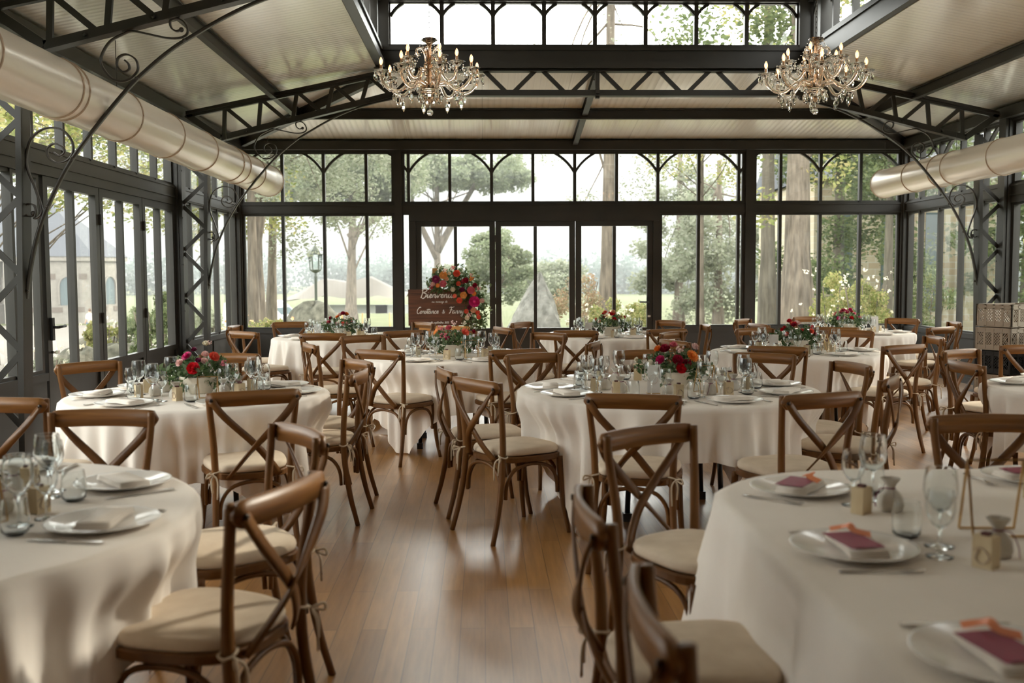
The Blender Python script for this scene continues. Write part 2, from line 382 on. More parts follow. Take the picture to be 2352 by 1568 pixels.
# ---- back wall
B0 = (0, YB, 0)
wall('wall_back', B0, 0, XL, XR, [(-3.62, .09), (-1.255, .11), (4.015, .13), (6.37, .10)])
ms = [-2.969, -2.358, -1.727]; mc = [-1.10, -.485, .138, .756, 1.382, 2.01, 2.632, 3.25, 3.855]; mr = [4.489, 5.098, 5.708]
window(B0, 0, -3.575, -1.31, Z_TR1, Z_TOP, ms, [(-3.60, 1), (-2.358, -1), (-2.358, 1), (-1.10, -1)])
window(B0, 0, -3.575, -1.31, .665, Z_TR0, ms)
window(B0, 0, -1.20, 3.95, Z_TR1, Z_TOP, mc, [(-1.10, -1), (-1.10, 1), (.138, -1), (.138, 1), (1.382, -1), (1.382, 1), (2.632, -1), (2.632, 1), (3.87, -1), (3.87, 1)])
window(B0, 0, -1.20, -1.08, .665, Z_TR0, [], fr=.02)
window(B0, 0, 2.655, 3.95, .665, Z_TR0, [3.25, 3.855])
window(B0, 0, 4.08, 6.32, Z_TR1, Z_TOP, mr, [(3.87, 1), (5.098, -1), (5.098, 1), (6.335, -1)])
window(B0, 0, 4.08, 6.32, .665, Z_TR0, mr)
hd = MB(); hd.box(-1.10, 2.65, -.05, .08, 2.262, Z_TR0+.02); hd.box(-1.10, -1.0, -.05, .08, 0, 2.26); hd.box(2.56, 2.65, -.05, .08, 0, 2.26)
structure(hd.build('trim_%d' % nxt(TRIM), 'metal', None, B0, 0))
door_leaf(B0, 0, -1.0, .185, hinge=.19, z1=2.26)
door_leaf(B0, 0, .19, 1.385, z1=2.26)
door_leaf(B0, 0, 1.395, 2.56, handle=(2.49, -1), z1=2.26)
base('base', B0, 0, [(-3.575, -1.31), (-1.20, -1.10), (2.65, 3.95), (4.08, 6.32)])
# ---- left wall  (u = Y)
L0 = (XL, 0, 0); RZL = PI/2
wall('wall_left', L0, RZL, YF, YB, [(12.0, .14), (7.25, .14), (2.5, .14), (14.95, .1)], door_head=(7.32, 11.93))
ml = [12.0+.62*i for i in range(1, 5)]
def sp(a, b, s0, step=1.236):
    out = []; u = s0
    while u < b+.7:
        if u > a-.7: out += [(u, -1), (u, 1)]
        u += step
    return out
window(L0, RZL, 12.07, 14.9, Z_TR1, Z_TOP, ml, sp(12.07, 14.9, 12.62))
window(L0, RZL, 12.07, 14.9, .665, Z_TR0, ml)
mb = [7.63+.617*i for i in range(7)]
window(L0, RZL, 7.32, 11.93, Z_TR1, Z_TOP, mb, sp(7.32, 11.93, 7.63))
window(L0, RZL, 7.32, 8.36, .665, 2.298, [7.86])
door_leaf(L0, RZL, 8.40, 9.60, handle=(8.46, 1), hinge=9.6, z1=2.297)
door_leaf(L0, RZL, 9.615, 10.80, z1=2.297)
door_leaf(L0, RZL, 10.815, 11.92, hinge=10.82, z1=2.297)
for a, b in ((2.57, 7.18),):
    mm = [a+.62*i for i in range(1, int((b-a)/.62)+1)]
    window(L0, RZL, a, b, Z_TR1, Z_TOP, mm); window(L0, RZL, a, b, .665, Z_TR0, mm)
base('base', L0, RZL, [(12.07, 14.9), (7.32, 8.36), (2.57, 7.18)])
# ---- right wall (u = -Y)
R0 = (XR, 0, 0); RZR = -PI/2
wall('wall_right', R0, RZR, -YB, -YF, [(-12.0, .14), (-7.25, .14), (-2.5, .14), (-14.95, .1)], door_head=(-11.93, -7.32))
window(R0, RZR, -14.9, -12.07, Z_TR1, Z_TOP, [-u for u in ml], [(-u, s) for u, s in sp(12.07, 14.9, 12.62)])
window(R0, RZR, -14.9, -12.07, .665, Z_TR0, [-u for u in ml])
window(R0, RZR, -11.93, -7.32, Z_TR1, Z_TOP, [-u for u in mb], [(-u, s) for u, s in sp(7.32, 11.93, 7.63)])
window(R0, RZR, -11.93, -7.32, .665, 2.30, [-u for u in mb])
for a, b in ((2.57, 7.18),):
    mm = [-(a+.62*i) for i in range(1, int((b-a)/.62)+1)]
    window(R0, RZR, -b, -a, Z_TR1, Z_TOP, mm); window(R0, RZR, -b, -a, .665, Z_TR0, mm)
base('base', R0, RZR, [(-14.9, -12.07), (-11.93, -7.32), (-7.18, -2.57)])
# ---- front wall behind the photographer
F0 = (0, YF, 0)
wall('wall_front', F0, PI, -XR, -XL, [(-XR+.04, .1), (1.255, .12), (-4.015, .12), (-XL-.04, .1)])
for nm_, loc_, rz_, a, b in (('wall_front', F0, PI, -XR, -XL), ('wall_left', L0, RZL, YF, 2.43), ('wall_right', R0, RZR, -2.43, -YF)):
    m = MB(); m.box(a, b, .0, .06, 0, Z_TOP); structure(m.build(nm_, 'light_block', None, loc_, rz_))  # unseen solid bays, added to keep rear light off the foreground
# ---- floor
fl = MB(); fl.box(XL-.05, XR+.05, YF-.05, YB+.05, -.12, 0); structure(fl.build('floor', 'floor'))
# ---- roof: four slopes up to the raised lantern
LX0, LX1, LY0, LY1, LZ = -1.24, 3.93, 1.0, 12.0, 3.90
def slope(pts, m, t=.08):
    o = MB(); o.add([Vector(p) for p in pts]+[Vector(p)+Vector((0, 0, t)) for p in pts], [(3, 2, 1, 0), (4, 5, 6, 7), (0, 1, 5, 4), (1, 2, 6, 5), (2, 3, 7, 6), (3, 0, 4, 7)])
    return structure(o.build('ceiling', m))
ex = .12
slope([(XL-ex, YF-ex, Z_EAVE), (XL-ex, YB+ex, Z_EAVE), (LX0, LY1, LZ), (LX0, LY0, LZ)], 'roof_x')
slope([(XR+ex, YB+ex, Z_EAVE), (XR+ex, YF-ex, Z_EAVE), (LX1, LY0, LZ), (LX1, LY1, LZ)], 'roof_x')
slope([(XL-ex, YB+ex, Z_EAVE), (XR+ex, YB+ex, Z_EAVE), (LX1, LY1, LZ), (LX0, LY1, LZ)], 'roof_y')
slope([(XR+ex, YF-ex, Z_EAVE), (XL-ex, YF-ex, Z_EAVE), (LX0, LY0, LZ), (LX1, LY0, LZ)], 'roof_y')
# lantern ring
LT = 4.85
def lantern_wall(name, loc, rz, u0, u1, posts):
    m = MB(); m.box(u0, u1, -.06, .10, LZ+.01, 4.17); m.box(u0, u1, -.11, -.06, LZ-.01, LZ+.06); m.box(u0, u1, -.08, -.06, 4.10, 4.14)
    m.box(u0, u1, -.06, .10, 4.67, LT)
    for p, w in posts: m.box(p-w/2, p+w/2, -.07, .10, 4.1, 4.7)
    return structure(m.build(name, 'metal', None, loc, rz))
lantern_wall('wall_back', (0, LY1, 0), 0, LX0-.02, LX1+.02, [(LX0+.07, .17), (LX1-.07, .17)])
mL = [-1.07+.604*i for i in range(1, 8)]
window((0, LY1, 0), 0, -1.09, 3.78, 4.17, 4.67, mL, [(u, s) for u in [-1.07]+mL+[3.76] for s in (-1, 1)], half=.302, drop=.15, fr=.02, mw=.05)
ul = [(1+1.75*i) for i in range(7)]
lantern_wall('wall_left', (LX0, 0, 0), PI/2, LY0, LY1, [(u, .1) for u in ul])
window((LX0, 0, 0), PI/2, LY0, LY1-.1, 4.17, 4.67, [LY0+.6*i for i in range(1, 18)], [(LY1-.6*i-.1, s) for i in range(6) for s in (-1, 1)], half=.30, drop=.15, fr=.02)
lantern_wall('wall_right', (LX1, 0, 0), -PI/2, -LY1, -LY0, [(-u, .1) for u in ul])
window((LX1, 0, 0), -PI/2, -LY1+.1, -LY0, 4.17, 4.67, [-(LY0+.6*i) for i in range(1, 18)], [(-(LY1-.6*i-.1), s) for i in range(6) for s in (-1, 1)], half=.30, drop=.15, fr=.02)
lantern_wall('wall_front', (0, LY0, 0), PI, -LX1, -LX0, [])
window((0, LY0, 0), PI, -LX1, -LX0, 4.17, 4.67, [-LX1+.6*i for i in range(1, 8)], fr=.02)
slope([(LX0-.1, LY0, LT), (LX0-.1, LY1+.1, LT), (XM, LY1-2.6, 5.35), (XM, LY0+2.6, 5.35)], 'roof_x')
slope([(LX1+.1, LY1+.1, LT), (LX1+.1, LY0, LT), (XM, LY0+2.6, 5.35), (XM, LY1-2.6, 5.35)], 'roof_x')
slope([(LX0-.1, LY1+.1, LT), (LX1+.1, LY1+.1, LT), (XM, LY1-2.6, 5.35), (XM-.01, LY1-2.6, 5.35)], 'roof_y')
slope([(LX1+.1, LY0, LT), (LX0-.1, LY0, LT), (XM, LY0+2.6, 5.35), (XM+.01, LY0+2.6, 5.35)], 'roof_y')
# purlins, rafters, hips
def zroof(d, run=2.41): return Z_EAVE+(LZ-Z_EAVE)*min(1, (d+.12)/(run+.12))
def beam(a, b, w=.11, t=.07):
    m = MB(); m.bar(a, b, w, .018); A, Bv = Vector(a), Vector(b); h = Vector((0, 0, w/2))
    m.bar(A-h, Bv-h, .014, t); m.bar(A+h, Bv+h, .014, t)
    return structure(m.build('trim_%d' % nxt(TRIM), 'metal'))
zp = zroof(1.2)-.075
beam((XL+1.2, YF+2, zp), (XL+1.2, YB-1.5, zp)); beam((XR-1.2, YF+2, zp), (XR-1.2, YB-1.5, zp))
zb = zroof(1.5, 3.0)-.075
beam((XL+1.2, YB-1.5, zb), (XR-1.2, YB-1.5, zb), .12)
beam((XM, YB-.05, Z_EAVE-.03), (XM, LY1+.1, LZ-.06), .10, .075)
beam((XL+.03, YB-.03, Z_EAVE-.05), (LX0+.05, LY1+.05, LZ-.06), .12); beam((XR-.03, YB-.03, Z_EAVE-.05), (LX1-.05, LY1+.05, LZ-.06), .12)
for sx_ in (0, 1):
    x = XL+.09 if not sx_ else XR-.09
    m = MB(); m.box(x-.05, x+.05, YF, YB-.05, 3.31, Z_EAVE-.0); structure(m.build('trim_%d' % nxt(TRIM), 'metal'))
m = MB(); m.box(XL, XR, YB-.13, YB-.03, 3.31, Z_EAVE); structure(m.build('trim_%d' % nxt(TRIM), 'metal'))
for xx, sg in ((LX0, 1), (LX1, -1)):      # hip beams of the lantern roof
    beam((xx+sg*.05, LY1-.05, LT-.06), (XM, LY1-2.6, 5.28), .12)
for yy in (9.4, 7.25, 4.9):
    beam((LX0, yy, LT-.03), (XM, yy, 5.27), .1); beam((LX1, yy, LT-.03), (XM, yy, 5.27), .1)
# ---- trusses
def mir(p): return (2*XM-p[0],)+tuple(p[1:])
def truss(y, label):
    t = empty('roof_truss', (XM, y, 3.6), 0, label, 'roof truss')
    def part(nm, m): m.build(nm, 'metal', t)
    def P(x, z): return (x-XM, 0, z-3.6)
    T0, T1 = (XL+.17, 3.36), (LX0+.12, 3.85); Q0, Q1 = (XL+.57, 3.09), (-1.05, 3.60)
    def lerp(a, b, u): return (a[0]+(b[0]-a[0])*u, a[1]+(b[1]-a[1])*u)
    for mi in (0, 1):
        f = (lambda p: P(2*XM-p[0], p[1])) if mi else (lambda p: P(*p))
        m = MB(); m.bar(f(T0), f(T1), .075, .05); m.bar(f(T0), f(T1), .012, .11); part('top_chord', m)
        m = MB(); m.bar(f(Q0), f(Q1), .065, .05); m.bar(Vector(f(Q0))-Vector((0, 0, .035)), Vector(f(Q1))-Vector((0, 0, .035)), .01, .10); part('bottom_chord', m)
        m = MB(); m.bar(f(T0), f(Q0), .07, .05); part('web_bar', m)
        n = 5
        for i in range(n):
            a = lerp(Q0, Q1, (i+.08)/n); b = lerp(T0, T1, .10+(i+.5)/n*.9)
            m = MB(); m.bar(f(a), f(b), .045, .03) ; part('web_bar', m)
            c = lerp(Q0, Q1, (i+.92)/n)
            m = MB(); m.bar(f(b), f(c), .045, .03); part('web_bar', m)
        for i in range(4):
            p = lerp(Q0, Q1, (i+.6)/4.2); v = Vector(f(p)); m = MB(); m.tube([v+Vector((0, -.045, 0)), v+Vector((0, -.03, 0))], .014, 8); part('bolt', m)
    m = MB(); m.bar(P(LX0, 3.90), P(LX1, 3.90), .07, .06); m.bar(P(LX0, 3.865), P(LX1, 3.865), .01, .12); part('top_chord', m)
    m = MB(); m.bar(P(-1.06, 3.615), P(3.81, 3.615), .065, .06); m.bar(P(-1.06, 3.58), P(3.81, 3.58), .01, .12); part('bottom_chord', m)
    n = 7; w = 4.86/n
    for i in range(n):
        x = -1.055+w*i
        for a, b in (((x+.05, 3.63), (x+w*.44, 3.88)), ((x+w*.56, 3.88), (x+w-.05, 3.63))):
            m = MB(); m.bar(P(*a), P(*b), .05, .025); part('web_bar', m)
        m = MB(); v = Vector(P(x+w*.5, 3.90)); m.tube([v+Vector((0, -.045, 0)), v+Vector((0, -.03, 0))], .016, 8); part('bolt', m)
    m = MB(); m.bar(P(XM, 3.55), P(XM, 4.02), .05, .05, (1, 0, 0)); m.box(-.02, .02, -.08, -.03, .0, .06); part('hanger_post', m)
    return t
truss(12.0, 'far dark metal roof truss crossing in front of the raised lantern, above both chandeliers')
truss(7.25, 'near dark metal roof truss cutting through the top left corner of the picture')
truss(2.5, 'roof truss overhead behind the top of the picture, nearest the photographer')
# ---- lattice columns and scroll brackets
def column(y, right, label):
    t = empty('lattice_column', (XR-.05 if right else XL+.05, y, 0), PI if right else 0, label, 'column')
    def part(nm, m, mt='metal'): m.build(nm, mt, t)
    m = MB(); m.box(-.01, .06, -.055, .055, 0, 3.34); m.box(.05, .062, -.08, .08, 0, 3.34); part('outer_chord', m)
    def inn(z): return .275+.075*min(1, z/3.0)
    m = MB(); m.sweep([(inn(0), 0, 0), (inn(3.0), 0, 3.0), (inn(3.0), 0, 3.12)], .05, .11, (1, 0, 0)); m.sweep([(inn(0)+.02, 0, 0), (inn(3.0)+.02, 0, 3.05)], .010, .15, (1, 0, 0)); part('inner_chord', m)
    z = .12; k = 0
    while z < 2.95:
        a, b = (.06, z), (inn(z+.25)-.02, z+.24)
        if k % 2: a, b = (inn(z)-.02, z), (.06, z+.24)
        m = MB(); m.bar((a[0], -.03, a[1]), (b[0], -.03, b[1]), .045, .012); part('lattice_bar', m)
        z += .275; k += 1
    for z in (.5, 1.05, 1.6, 2.15, 2.7):
        m = MB(); m.tube([(.055, -.075, z), (.055, -.055, z)], .013, 8); part('bolt', m)
    m = MB(); m.box(-.02, inn(0)+.08, -.09, .09, 0, .02); part('foot_plate', m)
ARC = [(-3.285, 1.24), (-3.245, 1.5), (-3.175, 1.78), (-3.07, 2.03), (-2.91, 2.31), (-2.68, 2.60), (-2.46, 2.845), (-2.22, 3.05), (-2.03, 3.17), (-1.8, 3.30), (-1.57, 3.405), (-1.30, 3.49), (-1.06, 3.545)]
UPS = [(-2.124, 3.204), (-2.16, 3.194), (-2.195, 3.219), (-2.199, 3.264), (-2.157, 3.28), (-2.107, 3.26), (-2.08, 3.209), (-2.089, 3.169), (-2.136, 3.147), (-2.227, 3.146), (-2.379, 3.178), (-2.47, 3.193), (-2.532, 3.173), (-2.624, 3.122), (-2.683, 3.036), (-2.693, 2.966), (-2.652, 2.895), (-2.602, 2.854), (-2.542, 2.844), (-2.48, 2.87), (-2.437, 2.925), (-2.45, 2.996), (-2.515, 3.032), (-2.572, 3.006), (-2.581, 2.951), (-2.54, 2.91), (-2.498, 2.927), (-2.502, 2.966), (-2.527, 2.991)]
LOS = [(-3.205, 1.915), (-3.215, 1.895), (-3.25, 1.90), (-3.271, 1.936), (-3.25, 1.978), (-3.20, 1.975), (-3.184, 1.935), (-3.19, 1.90), (-3.20, 1.88), (-3.175, 1.885), (-3.143, 1.935), (-3.184, 2.09), (-3.23, 2.213), (-3.238, 2.325), (-3.196, 2.448), (-3.102, 2.514), (-2.99, 2.509), (-2.922, 2.437), (-2.909, 2.355), (-2.947, 2.294), (-3.019, 2.272), (-3.079, 2.305), (-3.092, 2.366), (-3.045, 2.407), (-2.984, 2.386), (-2.971, 2.345), (-3.007, 2.32), (-3.047, 2.345)]
def bracket(y, right, label):
    t = empty('scroll_bracket', ((2*XM+3.26) if right else -3.26, y, 1.24), PI if right else 0, label, 'bracket')
    def L(p): return (p[0]+3.26, 0, p[1]-1.24)
    m = MB(); m.sweep(crom([L(p) for p in ARC], 5), .045, .016, (0, 1, 0), True); m.build('arched_bar', 'metal', t)
    for nm, s in (('upper_scroll', UPS), ('lower_scroll', LOS)):
        m = MB(); m.sweep(crom([L(p) for p in s], 4), .028, .011, (0, 1, 0), True); m.ball(L(s[0]), .018); m.build(nm, 'iron', t)
    for p in ((-2.10, 3.125), (-2.44, 2.86), (-2.915, 2.30), (-3.10, 1.96), (-3.26, 1.36)):
        q = Vector(L(p)); m = MB(); m.tube([q+Vector((0, -.03, 0)), q+Vector((0, -.018, 0))], .013, 8); m.build('bolt', 'iron', t)
for y, nm in ((12.0, 'far'), (7.25, 'near'), (2.5, 'rearmost')):
    for r, s in ((0, 'left'), (1, 'right')):
        if r and y < 12: continue
        if y < 5: continue
        column(y, r, '%s dark lattice column against the %s glass wall' % (nm, s))
        bracket(y, r, 'dark iron bracket with scrolls springing from the %s lattice column on the %s' % (nm, s))
# ---- air ducts
def duct(x, y1, bands, label):
    t = empty('air_duct', (x, y1, 2.72), 0, label, 'duct'); r = .197
    m = MB(); m.tube([(0, -y1-3.5, 0)]+[(0, -y1-3.5+i*.5, 0) for i in range(1, int((y1+3.5)/.5)+1)]+[(0, -.001, 0)], r, 40); m.build('duct_body', 'duct', t)
    m = MB(); m.lathe([(r+.002, -.06), (r+.004, 0), (r*.93, .02), (r*.5, .032), (.001, .035)], 40); o = m.build('end_cap', 'duct', t); o.rotation_euler = (-PI/2, 0, 0)
    for b in bands:
        m = MB(); P = [((r+.002)*math.cos(a), b-y1, (r+.002)*math.sin(a)) for a in [2*PI*k/40 for k in range(41)]]; m.tube(P, .008, 6); m.build('band', 'ring', t)
    for b in bands[::3]:
        m = MB(); m.tube([(0, b-y1, r), (0, b-y1, r+.38)], .003, 5); m.build('hanger_wire', 'iron', t)
duct(-2.85, 13.5, [13.48, 12.4, 11.62, 11.3, 10.2, 9.08, 7.98, 6.92, 6.82, 5.7, 4.6, 3.5], 'pale metal air duct hanging along the left glass wall')
duct(5.68, 14.05, [14.03, 13.0, 12.25, 11.9, 10.8, 9.7, 8.6, 7.5], 'pale metal air duct hanging along the right glass wall')
# ================================================================== TABLES, CHAIRS, TABLEWARE
ZT = .755
TB = {  # centre x, y, radius, cloth side, cloth turn, name
 'FL': (-1.80, 2.93, .92, 2.40, 5, 'foreground left table'),
 'ML': (-1.71, 6.00, .77, 2.34, 12, 'left doors table'),
 'CR': (1.131, 6.096, .92, 2.42, 1, 'centre right table'),
 'RE': (3.93, 5.95, .80, 2.30, 20, 'right edge table'),
 'MI': (-.257, 8.638, .77, 2.34, 9, 'middle table'),
 'RM': (2.842, 8.94, .77, 2.34, 4, 'right middle table'),
 'BL': (-1.637, 11.438, .77, 2.30, 0, 'back left table'),
 'BC': (1.426, 11.421, .77, 2.30, 6, 'back centre table'),
 'BR': (4.33, 11.728, .77, 2.30, 3, 'back right table'),
}
CH = [
 ('ML', 'outer left', -2.31, 4.83, 79), ('FL', 'back', -1.64, 4.30, 267), ('ML', 'front right', -1.16, 5.03, 113),
 ('ML', 'back left', -2.65, 6.75, 321), ('ML', 'back', -1.88, 7.40, 264), ('ML', 'back right', -.86, 6.74, 212), ('ML', 'right', -.76, 5.99, 175),
 ('FL', 'right back', -.71, 3.75, 213), ('FL', 'right', -.57, 2.74, 161),
 ('BL', 'left front', -2.48, 10.38, 51), ('BL', 'left', -2.87, 11.60, 357), ('BL', 'back left', -2.39, 12.42, 293), ('BL', 'front', -1.60, 9.97, 90),
 ('BL', 'front right', -.83, 10.37, 124), ('BL', 'right back', -.73, 12.10, 216),
 ('MI', 'left', -1.47, 8.49, 22), ('MI', 'back left', -1.16, 9.55, 305), ('MI', 'front left', -.80, 7.69, 57), ('MI', 'back', -.27, 10.15, 281),
 ('MI', 'back right', .64, 9.75, 224), ('MI', 'right', .94, 8.49, 163), ('MI', 'front right', .26, 7.68, 110),
 ('BC', 'left', .22, 10.90, 24), ('BC', 'back left', .47, 12.02, 325), ('BC', 'front left', .95, 10.20, 82), ('BC', 'front right', 1.92, 10.35, 107),
 ('BC', 'back right', 2.31, 12.24, 216), ('BC', 'right', 2.50, 11.14, 178),
 ('RM', 'left back', 1.85, 9.73, 323), ('RM', 'left', 1.66, 8.58, 21), ('RM', 'back left', 2.85, 10.34, 284), ('RM', 'back right', 3.68, 9.88, 244),
 ('RM', 'front', 2.33, 7.80, 62), ('RM', 'front right', 3.37, 7.87, 115), ('RM', 'right', 4.06, 8.85, 175),
 ('CR', 'back left', .36, 7.21, 297), ('CR', 'back', 1.21, 7.47, 279), ('CR', 'back right', 2.02, 7.08, 238), ('CR', 'right back', 2.35, 6.29, 190),
 ('CR', 'right', 2.27, 5.49, 149), ('CR', 'front right', 1.63, 4.74, 110), ('CR', 'front', .72, 4.76, 75), ('CR', 'left', -.04, 5.50, 33), ('CR', 'left back', -.23, 6.13, 13),
 ('FR', 'left back', .62, 3.68, 303), ('FR', 'left', .28, 2.50, 1), ('FR', 'left front', .31, 1.74, 359), ('FR', 'back', 2.02, 3.92, 270),
 ('BR', 'left back', 3.28, 12.47, 322), ('BR', 'left', 3.16, 11.32, 12), ('BR', 'back', 4.31, 13.06, 279), ('BR', 'front', 3.76, 10.49, 63),
 ('BR', 'back right', 5.28, 12.40, 216), ('BR', 'right', 5.49, 11.45, 170), ('BR', 'front right', 4.85, 10.41, 122),
 ('RE', 'back left', 3.56, 7.30, 302), ('RE', 'left', 3.11, 6.31, 359),
 ('OUT', 'out', 4.34, 7.80, 95),
]
TB['FR'] = (1.62, 2.0, .92, 0, 0, 'foreground right table')
# ---- cross-back chair: origin on the floor, sitter faces +Y
def make_chair():
    t = empty('crossback_chair')
    def part(nm, m, mt='wood', par=None): return m.build(nm, mt, par or t)
    for s in (-1, 1):
        m = MB(); P = crom([(s*.212, -.292, 0), (s*.200, -.245, .18), (s*.190, -.212, .40), (s*.195, -.213, .60), (s*.214, -.238, .80), (s*.217, -.244, .882)], 4)
        m.tube(P, [.0145+.0035*sstep(p.z, 0, .35)-.002*sstep(p.z, .5, .85) for p in P], 8); part('leg', m)
        m = MB(); P = crom([(s*.222, .222, 0), (s*.206, .196, .15), (s*.196, .182, .32), (s*.190, .178, .44)], 4)
        m.tube(P, [.0135+.005*sstep(p.z, 0, .35) for p in P], 8); part('leg', m)
    # seat ring and cushion
    def outline(k, n=40):
        o = []
        for i in range(n):
            a = 2*PI*i/n; ca, sa = math.cos(a), math.sin(a); q = (abs(ca)**3.2+abs(sa)**3.2)**(-1/3.2)
            y = q*sa*.225*k; o.append((q*ca*(.213+.02*y/.2)*k, y))
        return o
    m = MB(); o = outline(1.0); n = len(o)
    rings = [(.96, .428), (1, .434), (1, .458), (.97, .463)]
    vs = []
    for k, z in rings: vs += [(x*k, y*k, z) for x, y in o]
    m.add(vs, [(i*n+j, i*n+(j+1) % n, (i+1)*n+(j+1) % n, (i+1)*n+j) for i in range(3) for j in range(n)]+[tuple(range(n-1, -1, -1)), tuple(range(3*n, 4*n))], False)
    part('seat', m)
    m = MB(); o = outline(.97, 48); n = len(o); vs = []; rr = [(.93, .463), (.985, .468), (1.0, .480), (.99, .492), (.97, .500), (.93, .505), (.8, .510), (.5, .515), (.2, .517)]
    for k, z in rr: vs += [(x*k, y*k, z+.003*math.sin(9*x)*math.cos(8*y)) for x, y in o]
    m.add(vs, [(i*n+j, i*n+(j+1) % n, (i+1)*n+(j+1) % n, (i+1)*n+j) for i in range(len(rr)-1) for j in range(n)]+[tuple(range(n-1, -1, -1)), tuple(range((len(rr)-1)*n, len(rr)*n))], True)
    part('cushion', m, 'cushion')
    # top rail, bowed backwards, rounded ends
    m = MB(); P = []; Wd = []
    for i in range(25):
        u = -1+2*i/24; P.append((u*.236, -.262-.030*(1-u*u), .851+.004*(1-u*u))); a = abs(u)
        Wd.append(.074*math.sqrt(max(.03, 1-((a-.86)/.14)**2)) if a > .86 else .074)
    m.sweep(P, Wd, .019, (0, 0, 1), True); part('top_rail', m, 'woodr')
    for s in (-1, 1):
        m = MB(); P = crom([(s*.212, -.283, .850), (s*.15, -.296-.004*s, .765), (s*.0, -.292-.006*s, .615), (-s*.075, -.262, .520), (-s*.128, -.222, .445)], 5)
        m.sweep(P, .036, .009, (1, 0, .8), True); part('cross_slat', m)
        m = MB(); m.tube([(s*.213, -.284, .850), (s*.213, -.292, .850)], .009, 8); part('bolt', m, 'bolt')
        m = MB(); m.tube(crom([(s*.205, -.232, .475), (s*.172, -.225, .482), (s*.175, -.192, .480), (s*.207, -.190, .474), (s*.222, -.215, .470), (s*.205, -.235, .472), (s*.216, -.252, .44), (s*.213, -.256, .38)], 4), .0045, 5)
        m.tube(crom([(s*.205, -.236, .472), (s*.235, -.262, .48), (s*.240, -.262, .458), (s*.206, -.240, .468), (s*.188, -.262, .44), (s*.190, -.266, .35)], 4), .0045, 5)
        part('cushion_tie', m, 'cord')
    def arch(a, b, h=.235):
        m = MB(); A, Bv = Vector(a), Vector(b); P = []
        for u, z in ((.035, h), (.05, h+.07), (.11, h+.125), (.24, h+.165), (.5, h+.182), (.76, h+.165), (.89, h+.125), (.95, h+.07), (.965, h)):
            q = A.lerp(Bv, u); P.append((q.x, q.y, z))
        m.tube(crom(P, 3), .0105, 6); part('brace', m)
    arch((-.19, -.205, 0), (-.19, .175, 0)); arch((.19, -.205, 0), (.19, .175, 0)); arch((-.185, .18, 0), (.185, .18, 0)); arch((-.185, -.21, 0), (.185, -.21, 0))
    return t
LOOK = {'front': 'back turned to the camera', 'back': 'facing the camera'}
for (tb, pos, x, y, th) in CH:
    a = math.radians(th); ox, oy = x+.255*math.cos(a), y+.255*math.sin(a)
    if tb == 'OUT': lab = 'wooden crossback chair cut off by the right edge of the picture, beyond the table there'
    else: lab = 'brown crossback chair with beige cushion, %s side of the %s' % (pos, TB[tb][5])
    g = 'crossback chairs around the tables'
    place('chair', make_chair, (ox, oy, 0), a-PI/2, lab, 'chair', g)
# ---- tables
def fold(th, ph):
    a = .42*math.sin(11*th+ph+.8*math.sin(3*th+ph))+.46*math.sin(23*th+2.1*ph+1.2*math.sin(2*th))+.34*math.sin(39*th+.7*ph+1.7*math.sin(5*th))
    return a if a < 0 else a*abs(a)**.3
def cloth(cx, cy, R, side, turn, dents, ph):
    m = MB(); n = 480; tn = math.radians(turn); vs = [(0, 0, ZT+.004)]; fs = []
    for r in (R*.5, R-.03): vs += [(r*math.cos(2*PI*i/n), r*math.sin(2*PI*i/n), ZT+.004) for i in range(n)]
    K = 15
    for k in range(K+1):
        t = k/K
        for i in range(n):
            th = 2*PI*i/n; q = max(abs(math.cos(th-tn)), abs(math.sin(th-tn))); E = side/2/q
            D = min(E-R, ZT-.012); over = max(0, (E-R)-D)
            c = sstep(E/(side/2), 1.12, 1.40)                       # 0 on a side, 1 at a corner
            z = ZT-D*t**1.15 if k else ZT-.0
            dr = R+.004+.018*t+(.15+.06*c)*max(0, ZT-z)**.85*fold(th, ph)+.10*c*t*t+(over*.35*t**4 if over else 0)
            if k == 0: dr = R-.008
            if k == 1: z = ZT-.014
            s = 0
            for (da, df) in dents:
                d = abs((th-da+PI) % (2*PI)-PI)*df
                w = sstep(.42-d, 0, .24)
                s = max(s, w) if df < R+.02 else s
                if df < R+.02 and w > 0:
                    kk = w*sstep(ZT-z, .05, .22); lim = df+.035*fold(th, ph); dr = dr*(1-kk)+min(dr, lim)*kk
            vs.append((dr*math.cos(th), dr*math.sin(th), max(.006, z)))
    fs += [(0, 1+i, 1+(i+1) % n) for i in range(n)]
    for k in range(K+2): fs += [(1+k*n+i, 1+(k+1)*n+i, 1+(k+1)*n+(i+1) % n, 1+k*n+(i+1) % n) for i in range(n)]
    m.add(vs, fs, True); return m
SETS = {}
